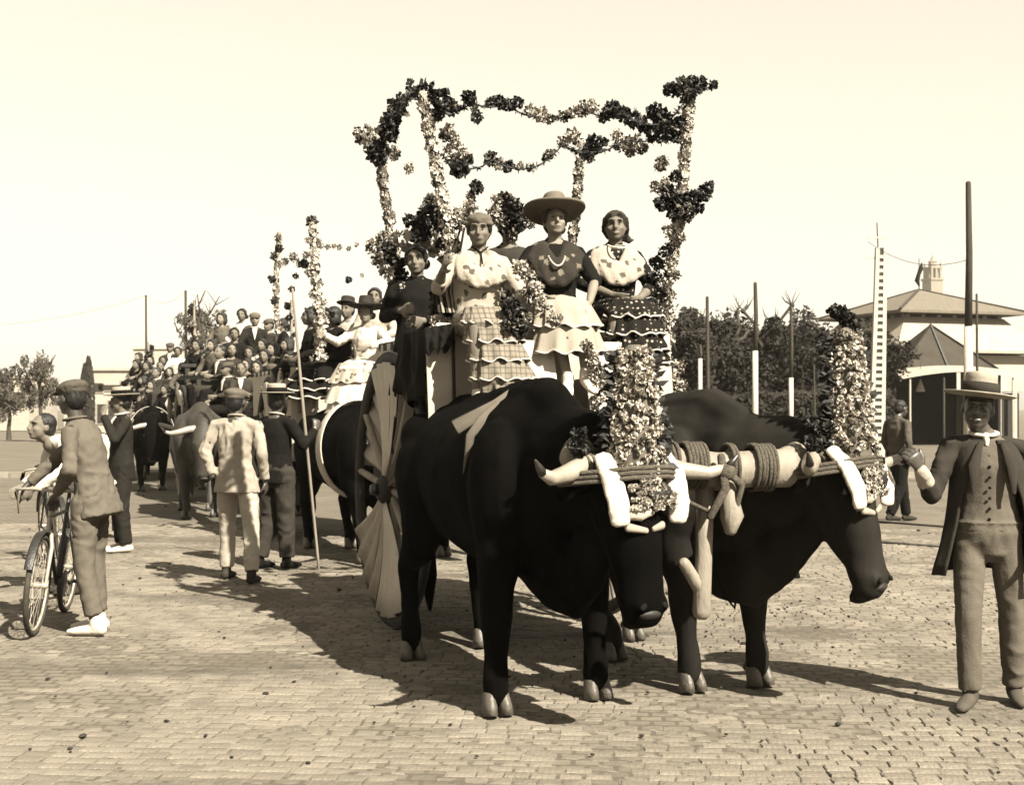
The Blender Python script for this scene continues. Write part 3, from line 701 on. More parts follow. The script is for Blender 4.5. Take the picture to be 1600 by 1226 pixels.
    def shoes(s, m='black', heel=True, white=False):
        J = s.J
        for q in 'LR':
            an = J['an' + q]; td = V(J['to' + q]).normalized(); mb = MB()
            up = V((0, 0, 1)); base = an + V((0, 0, -.045))
            mb.tube([an + V((0, 0, .02)) - td * .005, an - td * .01 - V((0, 0, .03))], [(.042, .046), (.044, .05)], 12)
            mb.tube([base - td * .05, base, base + td * .08 - up * .008, base + td * .15 - up * .016, base + td * .185 - up * .02], [(.034, .038), (.038, .042), (.042, .034), (.040, .026), (.028, .02)], 12, side=td.cross(up))
            o = fuse(mb, 'shoe', M[m], s.t, .009, 2)
        return s
    def skirt(s, path, radii, mats_, trim=None, n=56, amp=.018, waves=11, name='skirt', ruf=.03, trimr=.007):
        """tiered skirt: path = list of centres (top..hem), radii = (rx,ry) per level; every tier is a ruffle with its own flared hem"""
        K = len(path) - 1
        for i in range(K):
            a, b = V(path[i]), V(path[i + 1]); ra, rb = radii[i], radii[i + 1]; mb = MB(); ph = random.random() * 6; hem = []
            for k in range(6):
                u = k / 5; c = a.lerp(b, u); rx = ra[0] + (rb[0] - ra[0]) * u + ruf * u; ry = ra[1] + (rb[1] - ra[1]) * u + ruf * u
                for j in range(n):
                    q = 2 * math.pi * j / n; wv = 1 + (amp * (.25 + u) * (math.sin(q * waves + ph) + .5 * math.sin(q * (waves * 1.7) // 1 + ph * 2))) / max(rx, .05)
                    zz = .006 * math.sin(q * 7 + ph) * u + (.010 * math.sin(q * waves + ph + 1) * u)
                    mb.v.append(c + V((math.cos(q) * rx * wv, math.sin(q) * ry * wv, zz)))
                    if k == 5: hem.append(mb.v[-1])
            for k in range(5):
                for j in range(n):
                    j2 = (j + 1) % n; mb.f.append((k * n + j2, k * n + j, (k + 1) * n + j, (k + 1) * n + j2))
            nm = 'skirt_tier' if K > 1 else name
            o = mb.build(nm, M[mats_[i % len(mats_)]], s.t, True, False)
            if trim: 
                t_ = MB(); t_.tube(hem + [hem[0]], [trimr] * (n + 1), 6, cap=None); t_.build('hem_trim', M[trim], o)
        return s
    def lap(s, m, hang=.1):
        J = s.J; mb = MB(); mb.tube([J['pel'] + V((0, .02, .02)), (J['knL'] + J['knR']) / 2 + V((0, .08, .03)), (J['knL'] + J['knR']) / 2 + V((0, .0, .0)), (J['knL'] + J['knR']) / 2 + V((0, .03, -.07))], [(.18, .13), (.18, .10), (.165, .07), (.16, .05)], 18)
        fuse(mb, 'skirt_lap', M[m], s.t, .013, 3, wrinkle(.008, 10, seed=s.seed)); return s
    def shawl(s, m, low=.36, back=.2, rx=.215, ry=.140, fringe=None, op=.05):
        J = s.J; mb = MB(); n = 72; K = 9; nk = J['nk'] + V((0, 0, -.005))
        ph = s.seed
        def P(u, q):
            fr = max(0, -math.sin(q)) ; sid = abs(math.cos(q))
            dep = (.17 + (low - .17) * fr ** 3 + (back - .17) * max(0, math.sin(q)) ** 2)
            rr = min(1, (u * 1.6)) ** .6; vd = .13 * fr ** 5
            x = math.cos(q) * (.066 + (rx - .066) * rr); y = math.sin(q) * (.062 + (.045 * fr ** 4) * (1 - u) + (ry - .062) * min(1, u * 1.3) ** .7)
            z = -vd * (1 - u) - dep * u ** 1.2 + .012 - .02 * sid * u
            fold = .016 * math.sin(q * 7 + u * 6 + ph) * u + .010 * math.sin(q * 15 - u * 9 + ph * 2) * (.3 + u) + .02 * noise.noise(V((x * 9, z * 9, ph)))
            v = nk + V((x * (1 + fold * 3), y * (1 + fold * 4), z))
            return v
        for k in range(K + 1):
            for j in range(n): mb.v.append(P(k / K, 2 * math.pi * j / n - math.pi / 2))
        for k in range(K):
            for j in range(n):
                j2 = (j + 1) % n; mb.f.append((k * n + j2, k * n + j, (k + 1) * n + j, (k + 1) * n + j2))
        o = mb.build('shawl', M[m], s.t, True, False); md = o.modifiers.new('thick', 'SOLIDIFY'); md.thickness = .008
        return s
    def necklace(s, r=.075, drop=.16, m='white', n=40, y=-.155):
        J = s.J; mb = MB(); c = J['nk'] + V((0, -.02, .01))
        for i in range(n):
            a = 2 * math.pi * i / n; z = -drop * (1 - math.sin(a)) / 2 if drop else 0; x = math.cos(a) * r * (1 - .25 * (1 - math.sin(a)) / 2)
            yy = .03 + (y - .03) * (1 - math.sin(a)) / 2
            mb.ball(c + V((x, yy, z)), .0075, 6, 4)
        mb.build('necklace', M[m], s.t); return s

# ================================================================ oxen
def ox(label, loc, yaw, hide='ox', legs=((0, 0, 0),) * 4, head=(0, 0), sc=1.0, vox=.02, horns=True, girth=None, tail=True, nx=0.0, lift=0):
    """facing -Y, origin on the ground midway between fore and hind hooves"""
    t = thing('draught_ox', label, 'ox', loc, yaw, 'yoked oxen drawing the carts'); t.scale = (sc,) * 3
    mb = MB(); X = V((1, 0, 0))
    mb.tube([(0, 1.12, 1.24), (0, .98, 1.22), (0, .75, 1.20), (0, .4, 1.16), (0, 0, 1.14), (0, -.38, 1.15), (0, -.68, 1.17), (0, -.95, 1.15)],
            [(.13, .16), (.25, .32), (.33, .41), (.37, .45), (.42, .48), (.39, .49), (.33, .49), (.22, .40)], 22, side=X)
    mb.tube([(0, .95, 1.45), (0, .6, 1.53), (0, .1, 1.55), (0, -.35, 1.58), (0, -.7, 1.60), (0, -.95, 1.50)], [.10, .12, .11, .13, .13, .12], 10)
    for q in (-1, 1):
        mb.ball((q * .20, .82, 1.36), (.14, .24, .18), 12, 8); mb.ball((q * .25, -.66, 1.15), (.17, .24, .36), 12, 8)
    # neck, dewlap
    hy, hp = head; HB = V((nx, -1.50, 1.30 + lift))
    mb.tube([(0, -.72, 1.22), (0, -1.0, 1.25), HB.lerp(V((0, -1.0, 1.25)), .4), HB + V((0, .06, 0))], [(.26, .40), (.22, .34), (.19, .28), (.16, .20)], 18, side=X)
    mb.tube([(0, -.55, .80), (0, -.85, .68), (0, -1.04, .68), (nx * .4, -1.2, .80), (nx * .8, -1.38, .98)], [(.18, .18), (.13, .18), (.09, .20), (.07, .18), (.06, .12)], 12, side=X)
    # legs: dy offsets for FL FR HL HR
    for i, (q, base) in enumerate(((-1, 'f'), (1, 'f'), (-1, 'h'), (1, 'h'))):
        dy, up, dx = legs[i]
        if base == 'f':
            foot = V((q * .21 + dx, -.78 + dy, .10 + up)); kn = V((q * .23 + dx * .6, -.74 + dy * .55 - up * .6, .50 + up * .4))
            mb.tube([(q * .24, -.62, 1.05), (q * .24, -.66, .82), kn + V((0, .01, .12)), kn, kn.lerp(foot, .5), foot + V((0, 0, .07)), foot], [(.16, .21), (.135, .165), (.092, .10), (.086, .090), (.060, .064), (.068, .070), (.066, .072)], 14, side=X)
        else:
            foot = V((q * .21 + dx, .72 + dy, .10 + up)); hk = V((q * .21 + dx * .7, .90 + dy * .7, .52 + up * .5)); stf = V((q * .26, .50 + dy * .2, .88))
            mb.tube([(q * .20, .78, 1.2), stf.lerp(V((q * .22, .8, 1.1)), .4), hk.lerp(stf, .45), hk + V((0, 0, .03)), hk.lerp(foot, .5), foot + V((0, .01, .08)), foot], [(.20, .27), (.18, .23), (.11, .135), (.068, .088), (.054, .062), (.064, .066), (.064, .068)], 14, side=X)
        hd = [MB(), 0][0]
        for s_ in (-1, 1):
            hd.tube([foot + V((s_ * .036, -.0, -.0)), foot + V((s_ * .04, -.025, -.055)), foot + V((s_ * .042, -.035, -.098))], [(.032, .052), (.036, .060), (.038, .066)], 12, side=X, cap='start')
            hd.ball(foot + V((s_ * .03, .07, .0)), (.018, .018, .026), 8, 6)
        hd.build('hoof', M['hoof'], t)
    # head as part of the body
    HM = Matrix.Rotation(hy, 3, 'Z') @ Matrix.Rotation(hp, 3, 'X')
    def H(x, y, z): return HB + HM @ V((x, y, z))
    st = [(0, 0.03, .03, .14, .12), (0, -.02, -.08, .165, .145), (0, -.06, -.20, .160, .145), (0, -.09, -.36, .130, .130), (0, -.11, -.50, .112, .105), (0, -.12, -.61, .118, .098), (0, -.125, -.67, .108, .08)]
    mb.tube([H(a, b, c) for a, b, c, _, _ in st], [(d_, e_) for _, _, _, d_, e_ in st], 18, side=HM @ X)
    mb.tube([H(0, .09, -.15), H(0, .03, -.33), H(0, -.04, -.50), H(0, -.08, -.60)], [(.11, .13), (.085, .10), (.075, .06), (.06, .045)], 12, side=HM @ X)
    for q in (-1, 1):
        mb.ball(H(q * .135, -.10, -.17), (.035, .05, .045), 10, 8, HM); mb.ball(H(q * .055, -.185, -.63), (.048, .04, .04), 10, 8, HM); mb.tube([H(0, -.14, -.70), H(0, -.05, -.72)], [(.075, .035), (.07, .04)], 10, side=HM @ X)
        mb.tube([H(q * .13, .04, -.04), H(q * .22, .06, -.08), H(q * .31, .07, -.14)], [(.03, .035), (.022, .06), (.01, .03)], 10, side=HM @ V((0, 1, 0)))
    sd = random.random() * 9
    b = fuse(mb, 'body', M[hide], t, vox, 5, lambda p, n: n * (.008 * noise.noise(p * 5 + V((sd, 0, 0))) + .004 * noise.noise(p * 14)))
    for q in (-1, 1):
        MB().ball(H(q * .155, -.128, -.165), (.016, .022, .02), 10, 8, HM).build('eye', M['eye'], t)
        MB().ball(H(q * .062, -.219, -.635), (.022, .010, .014), 10, 8, HM @ Matrix.Rotation(q * .6, 3, 'Y')).build('nostril', M['black'], t)
        if horns:
            pts = [H(q * .09, .02, .03), H(q * .22, .0, .015), H(q * .35, -.05, -.02), H(q * .46, -.10, -.035), H(q * .54, -.15, -.01), H(q * .585, -.17, .045)]
            hn = MB().tube(pts[:5], [.054, .050, .042, .032, .022], 14, cap='start').build('horn', M['horn'], t)
            MB().tube([pts[4].lerp(pts[3], .06), pts[4].lerp(pts[5], .55), pts[5]], [.0228, .015, .006], 12, cap='end').build('horn_tip', M['hornd'], hn)
    mb = MB(); mb.ball(H(0, -.172, -.672), (.07, .044, .030), 14, 8, HM); mb.build('muzzle', M['nose'], t)
    if tail:
        mb = MB(); mb.tube([(0, 1.15, 1.42), (.02, 1.24, 1.2), (.0, 1.25, .85), (-.03, 1.2, .55)], [.04, .035, .028, .024], 10); mb.tube([(-.03, 1.2, .6), (-.06, 1.17, .45), (-.04, 1.2, .22)], [.03, .06, .015], 10)
        mb.build('tail', M[hide], t)
    if girth is not None:
        mb = MB(); n = 40; pts = [V((math.cos(a) * .45, girth + .05 * math.sin(a), 1.165 + math.sin(a) * .53)) for a in [i * 2 * math.pi / n for i in range(n + 1)]]
        mb.tube(pts, [(.095, .012)] * (n + 1), 8, side=V((0, 1, 0)), cap=None); mb.build('girth_band', M['white'], t)
    return t, (lambda x, y, z: t.matrix_basis @ H(x, y, z)), HM
# ================================================================ flowers
def petal_ball(np_, rad, pl, pw, sd, m, m2=None, cup=.4):
    r = random.Random(sd); mb = MB(); mi = []
    for i in range(np_):
        d = V((r.gauss(0, 1), r.gauss(0, 1), r.gauss(0, 1))).normalized(); e = d.orthogonal().normalized(); e = (Matrix.Rotation(r.uniform(0, 6.28), 3, d) @ e); f = d.cross(e)
        p = d * rad * r.uniform(.15, .75); l = pl * r.uniform(.7, 1.25); ww = pw * r.uniform(.7, 1.2)
        q = d * .75 + e * r.uniform(-.6, .6)
        k = len(mb.v); mb.v += [p, p + q * l * .5 + f * ww, p + q * l + e * cup * l * .4, p + q * l * .5 - f * ww, p + q * l * .55 + d * .12 * l]
        mb.f += [(k, k + 1, k + 4), (k + 1, k + 2, k + 4), (k + 2, k + 3, k + 4), (k + 3, k, k + 4)]; mi += [1 if (m2 and r.random() < .3) else 0] * 4
    me = mb.mesh('flower_cluster'); me.materials.append(m)
    if m2: me.materials.append(m2)
    me.polygons.foreach_set('material_index', mi); return me
CL = {'L': [petal_ball(110, .8, .45, .20, i, M['pet_l'], M['pet_m']) for i in range(3)],
      'M': [petal_ball(110, .8, .45, .20, i + 5, M['pet_m'], M['pet_l']) for i in range(3)],
      'D': [petal_ball(100, .8, .55, .26, i + 9, M['pet_d'], M['pet_m'] if i == 0 else None) for i in range(3)]}
fr = random.Random(21)
def cluster(px, py, size, Y, k, parent, inv, name='flower_cluster', dj=.10):
    o = bpy.data.objects.new(name, fr.choice(CL[k])); C.objects.link(o); o.parent = parent
    o.location = inv @ at(px, py, Y + fr.uniform(-dj, dj)); s_ = size * Y / FPX * 1.38
    o.scale = (s_, s_ * fr.uniform(.8, 1), s_ * fr.uniform(.85, 1.1)); o.rotation_euler = (fr.uniform(0, 6), fr.uniform(0, 6), fr.uniform(0, 6)); return o
def blossom_mesh(sd, m, m2, np_=6):
    r = random.Random(sd); mb = MB(); mi = []
    for i in range(np_):
        a = 6.2832 * i / np_ + r.uniform(-.2, .2); d = V((math.cos(a), math.sin(a), r.uniform(.1, .6))); t = V((-d.y, d.x, 0)) * r.uniform(.35, .55)
        k = len(mb.v); mb.v += [V((0, 0, .1)), d * .55 + t, d * 1.0 + V((0, 0, r.uniform(-.2, .4))), d * .55 - t]; mb.f += [(k, k + 1, k + 2, k + 3)]; mi.append(0)
    for i in range(3):
        a = r.uniform(0, 6.28); d = V((math.cos(a), math.sin(a), -.1)); t = V((-d.y, d.x, 0)) * .3; k = len(mb.v); mb.v += [V((0, 0, -.1)), d * .8 + t, d * 1.5, d * .8 - t]; mb.f += [(k, k + 1, k + 2, k + 3)]; mi.append(1)
    me = mb.mesh('blossom'); me.materials.append(m); me.materials.append(m2); me.polygons.foreach_set('material_index', mi); return me
BL = [blossom_mesh(i, M['pet_l'] if i % 3 else M['pet_m'], M['pet_d']) for i in range(6)]
BB = [petal_ball(22, .55, .85, .48, 40 + i, M['pet_l'] if i < 5 else M['pet_m'], M['pet_m'] if i % 3 else None, .5) for i in range(6)]
BD = [blossom_mesh(i + 9, M['pet_m'] if i % 3 else M['pet_l'], M['pet_d']) for i in range(6)]
def add_blossom(parent, p, n, s_, bank=BL):
    o = bpy.data.objects.new('blossom', fr.choice(bank)); C.objects.link(o); o.parent = parent; o.location = p
    q = V(n).to_track_quat('Z', 'Y').to_matrix() @ Matrix.Rotation(fr.uniform(0, 6.28), 3, 'Z'); o.rotation_euler = q.to_euler(); o.scale = (s_, s_, s_)
def wrap_post(parent, inv, pts, rad, dens, bank, name='flower_wrap', gap=.9):
    """post densely wound with small flowers, one mesh"""
    mb = MB(); mi = []; P = [inv @ p for p in pts]; post = MB().tube(P, [.028] * len(P), 8).build('post', M['wood'], parent)
    mats_ = []
    L_ = [(P[i + 1] - P[i]).length for i in range(len(P) - 1)]
    for i, l in enumerate(L_):
        t = (P[i + 1] - P[i]).normalized(); a0, b0 = _frame(t, V((1, 0, 0)))
        rr0, rr1 = rad[i], rad[i + 1]
        for k in range(int(l * dens)):
            u = (k + fr.random()) / max(1, int(l * dens)); q = fr.uniform(0, 6.28); ring = .75 + .25 * math.sin(u * l * 48)
            n = a0 * math.cos(q) + b0 * math.sin(q); c = P[i] + t * l * u; rr = (rr0 + (rr1 - rr0) * u) * ring * fr.uniform(.7, 1.1)
            src = fr.choice(bank); R = n.to_track_quat('Z', 'Y').to_matrix() @ Matrix.Rotation(fr.uniform(0, 6.28), 3, 'Z'); s_ = fr.uniform(.016, .030); b = len(mb.v); dark = fr.random()
            mb.v += [c + n * rr * .75 + R @ (v.co * s_) for v in src.vertices]
            for f in src.polygons: mb.f.append(tuple(b + x for x in f.vertices)); mi.append(2 if f.material_index else (1 if src in BD and dark < .7 else (1 if dark < .25 else 0)))
    o = mb.build(name, M['pet_l'], post, False, False); o.data.materials.append(M['pet_m']); o.data.materials.append(M['pet_d']); o.data.polygons.foreach_set('material_index', mi); o['kind'] = 'stuff'
    return post

# ================================================================ carts
def wheel_mb(t, x, label=None, covered=True):
    """spoked wheel seen nearly edge on, streamers of paper wound from hub to rim"""
    R, hz = .98, .98; c = V((x, 0, hz)); n = 48; s_ = -1 if x < 0 else 1
    mb = MB(); mb.tube([c + V((0, math.cos(a) * R * .96, math.sin(a) * R * .96)) for a in [i * 6.2832 / n for i in range(n + 1)]], [(.035, .055)] * (n + 1), 8, side=V((1, 0, 0)), cap=None)
    rim = mb.build('wheel_rim', M['woodd'], t)
    tyre = MB().tube([c + V((0, math.cos(a) * R * 1.005, math.sin(a) * R * 1.005)) for a in [i * 6.2832 / n for i in range(n + 1)]], [(.03, .008)] * (n + 1), 8, side=V((1, 0, 0)), cap=None).build('tyre', M['iron'], rim)
    MB().tube([c + V((-.10, 0, 0)), c + V((-.07, 0, 0)), c + V((.1, 0, 0)), c + V((.14, 0, 0))], [.07, .10, .11, .08], 16, cap=None).build('hub', M['woodd'], t)
    MB().tube([c + V((s_ * .1, 0, 0)), c + V((s_ * .15, 0, 0))], [.045, .035], 12, cap=None).build('axle_end', M['iron'], t)
    for k in range(12):
        a = k * math.pi / 6 + .1; d = V((0, math.cos(a), math.sin(a)))
        MB().tube([c + d * .12, c + d * R * .93], [.032, .025], 8).build('spoke', M['wood'], t)
    return c, R
def fan(t, c, R, a0, a1, xo, m, seedv, fold=4):
    mb = MB(); n = 26
    for k in range(n + 1):
        u = k / n; a = a0 + (a1 - a0) * u; d = V((0, math.cos(a), math.sin(a)))
        z = .014 * math.sin(u * fold * 6.28 + seedv)
        for j in range(5):
            w = j / 4; r = .10 + (R * .93 - .10) * w; mb.v.append(c + d * r + V((xo + z * (.3 + w) + .03 * math.sin(w * 3.1), 0, 0)))
    for k in range(n):
        for j in range(4): mb.f.append((k * 5 + j, k * 5 + j + 1, (k + 1) * 5 + j + 1, (k + 1) * 5 + j))
    o = mb.build('wheel_cloth', m, t, True, False); md = o.modifiers.new('thick', 'SOLIDIFY'); md.thickness = .004; return o
def drape(t, name, m, p0, p1, h, fold=.03, nf=7, flare=0, seedv=0, nrm=V((0, -1, 0)), bot=None):
    """cloth hung from a line p0-p1, with soft vertical folds"""
    mb = MB(); n, K = 64, 14; p0 = V(p0); p1 = V(p1); r = seedv
    for k in range(K + 1):
        v = k / K
        for i in range(n + 1):
            u = i / n; q = p0.lerp(p1, u); f = fold * (.2 + v) * (math.sin(u * nf * 6.28 + r) * .6 + math.sin(u * nf * 2.3 * 6.28 + v * 3 + r) * .35 + .9 * noise.noise(V((u * 7, v * 3, r))))
            hh = h + (bot(u) if bot else 0) + .02 * math.sin(u * 21 + r)
            mb.v.append(q + nrm * (f + flare * v) - V((0, 0, hh * v)))
    for k in range(K):
        for i in range(n): a = k * (n + 1) + i; mb.f.append((a, a + 1, a + n + 2, a + n + 1))
    o = mb.build(name, m, t, True, False); md = o.modifiers.new('thick', 'SOLIDIFY'); md.thickness = .005; return o
def cart(label, r, s, yaw=YAW, side='white', wheels=(-1, 1), ztop=2.02, rear=1.7):
    o_ = rs(r + .78, s); t = thing('ox_cart', label, 'cart', o_, yaw, 'decorated ox carts in procession')
    for q in wheels:
        c, R = wheel_mb(t, q * .80)
        if q < 0:
            fan(t, c, R, 1.95, 2.9, -.045, M['grey'], 1); fan(t, c, R, 1.15, 1.9, -.05, M['white'], 2); fan(t, c, R, .2, 1.0, .03, M['cream'], 3)
            fan(t, c, R, -2.2, -1.35, -.05, M['white'], 4); fan(t, c, R, -1.3, -.4, -.045, M['cream'], 5); fan(t, c, R, -3.0, -2.35, .03, M['white'], 6)
        else:
            fan(t, c, R, .3, 2.6, .045, M['lt'], 2, 14)
    MB().tube([(-.7, 0, .98), (.7, 0, .98)], [.06, .06], 10).build('axle', M['woodd'], t)
    MB().box((0, .25, 1.14), (1.28, 2.9, .09)).build('floor', M['woodd'], t, False)
    for q in (-1, 1): MB().bar((q * .45, 1.7, 1.04), (q * .45, -1.2, 1.04), .09, .1).build('chassis_beam', M['woodd'], t, False)
    MB().tube([(0, 1.2, .98), (0, -1.2, .98), (-.0, -2.6, 1.15), (0, -3.35, 1.2)], [.06, .06, .055, .05], 10).build('draught_pole', M['wood'], t)
    # side boards and rails
    for q in (-1, 1):
        MB().bar((q * .72, -1.15, ztop), (q * .72, rear, ztop), .06, .06).build('side_rail', M['woodd'], t, False)
        for i in range(10):
            y = -1.1 + i * (rear + 1.05) / 9; MB().bar((q * .64, y, 1.1), (q * .715, y, ztop - .05), .035, .035).build('side_bar', M['woodd'], t, False)
        drape(t, 'side_cloth', M[side] if q < 0 else M['cream'], (q * .75, -1.12, ztop + .02), (q * .75, rear, ztop + .02), ztop - 1.35 - .1, .03, 9, 0, q, V((q, 0, 0)))
    MB().box((0, -1.17, 1.6), (1.4, .04, .9)).build('front_board', M['woodd'], t, False)
    MB().box((0, -.85, ztop - .06), (1.46, .62, .06)).build('bench', M['woodd'], t, False)
    return t
# ================================================================ first cart with its arch of flowers
c1 = cart('nearest flower-decked cart with white cloth front and four women riding', 0, 0, rear=.55)
inv1 = c1.matrix_basis.inverted()
drape(c1, 'front_cloth', M['drape'], (-.90, -1.19, 2.06), (.80, -1.22, 2.06), 1.12, .035, 3, .10, 2.2)
drape(c1, 'hanging_cloth', M['white'], (-.44, -1.50, 1.98), (-.16, -1.50, 1.98), .85, .03, 1.2, .20, .6)
drape(c1, 'hanging_cloth', M['white'], (.06, -1.48, 1.98), (.50, -1.48, 1.98), .85, .04, 1.6, .20, 3.6)
MB().tube([(-.82, -1.22, 2.07), (-.6, -1.24, 2.055), (-.42, -1.23, 2.06)], [.028, .034, .02], 8).build('cloth_roll', M['white'], c1)
MB().tube([(-.74, -1.26, 2.05), (-.735, -1.30, 1.2)], [.012, .012], 6).build('cord', M['dark'], c1)
Yf, Yr = 8.25, 8.8
pFL = wrap_post(c1, inv1, [at(722, 470, Yf), at(705, 380, Yf), at(683, 270, Yf), at(660, 148, Yf)], [.05, .055, .05, .045], 420, BL)
pFR = wrap_post(c1, inv1, [at(1040, 600, Yr), at(1040, 470, Yr), at(1062, 340, Yr), at(1073, 210, Yr), at(1080, 138, Yr)], [.05, .05, .05, .05, .045], 420, BL)
pBL = wrap_post(c1, inv1, [at(638, 500, 9.6), at(617, 400, 9.6), at(598, 280, 9.6), at(596, 205, 9.6)], [.06, .05, .045, .045], 420, BD)
pBR = wrap_post(c1, inv1, [at(890, 420, 10.1), at(899, 330, 10.1), at(908, 225, 10.1)], [.05, .045, .045], 420, BD)
FL = "580,215,20,L 563,212,14,M 590,238,18,D 606,205,18,D 620,170,18,D 612,186,16,D 628,158,12,D 617,240,12,M 643,145,11,D 640,129,6,D"
for tok in FL.split(): a, b, c, d = tok.split(','); cluster(float(a), float(b), float(c), 9.2, d, pBL, inv1)
FT = ("665,145,17,D 690,155,17,D 703,167,14,D 684,176,12,D 672,190,10,M 660,165,10,M 733,153,11,D 741,168,7,M 745,183,10,D 768,160,9,D 781,159,11,D 795,164,10,D 808,161,10,D 827,172,11,L 845,180,12,L 858,186,9,M "
      "880,182,11,M 898,176,12,M 912,170,12,M 926,166,11,L 943,182,11,D 957,171,14,D 973,178,12,D 988,186,14,D 1003,195,12,D 1022,175,13,D 1034,188,16,D 1048,198,14,D 1018,207,13,D 1034,212,13,D 1056,214,12,D 1063,190,10,D "
      "700,208,14,L 712,222,10,L 697,215,9,D 640,262,10,L 722,240,13,L 706,250,11,M 718,264,15,D 731,250,10,D 700,232,9,L")
for tok in FT.split(): a, b, c, d = tok.split(','); x = float(a); cluster(x, float(b), float(c), Yf + (Yr - Yf) * max(0, (x - 660) / 415), d, c1, inv1)
FB = "744,293,12,D 736,304,9,L 766,247,11,D 779,255,11,M 794,260,9,D 812,260,8,L 829,262,8,M 860,240,9,M 852,246,6,D 880,222,10,M 896,213,13,L 915,240,10,D 928,226,14,D 921,246,9,M 945,222,7,D 963,212,10,L 972,224,14,M 992,222,13,M 1003,232,9,D 985,238,9,M"
for tok in FB.split(): a, b, c, d = tok.split(','); cluster(float(a), float(b), float(c), 9.7, d, c1, inv1)
FRt = ("1048,140,12,D 1066,131,12,D 1080,128,9,D 1095,131,11,D 1115,133,8,D 1072,150,12,D 1090,142,7,D 1035,255,12,M 1028,262,7,L 1055,275,10,D 1040,285,9,L 1026,292,11,M 1046,304,13,D 1063,314,17,D 1036,318,13,D 1082,312,15,D 1098,304,12,D 1108,292,9,D 1052,330,13,D 1074,334,13,D 1094,326,9,D "
       "1048,360,13,L 1060,352,9,L 1063,372,10,M 1041,392,11,D 1052,384,9,M 1027,412,12,D 1046,416,11,L 1056,430,8,M 1022,434,11,D 1040,445,12,M 1030,458,11,D 1050,462,8,L 1019,474,10,D 1036,488,11,M 1048,500,10,L 1027,506,12,D 1044,528,13,L 1028,524,10,L 1060,572,12,L 1050,594,15,L 1062,604,13,L 1052,620,11,L 1064,640,8,D")
for tok in FRt.split(): a, b, c, d = tok.split(','); cluster(float(a), float(b), float(c), Yr - .12, d, pFR, inv1, dj=.06)
FLt = ("584,385,14,M 597,372,12,M 606,398,15,D 592,405,12,M 618,414,14,D 604,424,12,L 628,430,12,D 616,442,12,M 632,452,10,M 607,386,10,D 640,345,11,D 655,352,13,D 668,335,18,D 672,318,13,D 685,330,13,M 690,352,14,D 664,362,14,D 650,372,9,D 698,340,10,M 690,380,9,D")
for tok in FLt.split(): a, b, c, d = tok.split(','); cluster(float(a), float(b), float(c), 9.1, d, pBL, inv1)
def string(pts, Y0, Y1, seed):
    r = random.Random(seed); P = [at(x, y, Y0 + (Y1 - Y0) * i / max(1, len(pts) - 1)) for i, (x, y) in enumerate(pts)]
    P = [inv1 @ p for p in P]; Q = []
    for i in range(len(P) - 1):
        for k in range(6): u = k / 6; Q.append(P[i].lerp(P[i + 1], u) - V((0, 0, .03 * math.sin(u * 3.14))))
    Q.append(P[-1]); g = MB().tube(Q, [.0055] * len(Q), 5).build('garland_string', M['pet_d'], c1); mb = MB()
    for i in range(len(Q) * 9):
        p = Q[r.randrange(len(Q) - 1)].lerp(Q[r.randrange(len(Q) - 1)], 0); k = r.randrange(len(Q) - 1); p = Q[k].lerp(Q[k + 1], r.random()); d = V((r.gauss(0, 1), r.gauss(0, 1), r.gauss(0, 1))).normalized(); e = d.orthogonal().normalized(); l = r.uniform(.012, .028); p = p + d * .015
        mb.quad(p - d * l, p + e * l * .5, p + d * l, p - e * l * .5)
    o = mb.build('garland_leaves', M['pet_d'], g, False, False); o['kind'] = 'stuff'
string([(660, 148), (705, 165), (738, 160), (790, 162), (850, 183), (912, 172), (973, 178), (1034, 195), (1075, 150)], Yf, Yr, 1)
string([(690, 240), (722, 262), (770, 250), (829, 263), (880, 225), (921, 238), (972, 220), (1065, 208)], 9.3, 9.5, 2)
string([(596, 205), (610, 180), (628, 158), (645, 142), (660, 148)], 9.4, 8.3, 3)
string([(1045, 141), (1078, 132), (1115, 133)], Yr, Yr, 4)
string([(563, 212), (596, 215), (617, 240)], 9.2, 9.4, 5)
# pale cloth bow behind the woman in black
BOW = petal_ball(26, .7, 1.0, .42, 77, M['cream'], M['white'], .7)
for (a, b, c_) in ((628, 375, 20), (652, 366, 22), (676, 374, 20), (690, 395, 18), (668, 390, 16), (700, 372, 14)):
    o = bpy.data.objects.new('cloth_bow', BOW); C.objects.link(o); o.parent = c1; o.location = inv1 @ at(a, b, 9.25); k = c_ * 9.2 / FPX; o.scale = (k, k, k); o.rotation_euler = (a, b, 1)
for i in range(7):
    x = 690 + i * 4; pts = [inv1 @ at(x, 425, 8.3), inv1 @ at(x - 5 + fr.uniform(-4, 4), 455, 8.2), inv1 @ at(x - 2 + fr.uniform(-5, 5), 488, 8.15)]
    MB().tube(pts, [(.004, .011)] * 3, 6, side=V((0, 1, 0))).build('streamer', M['lt'] if i % 2 else M['dark'], c1)
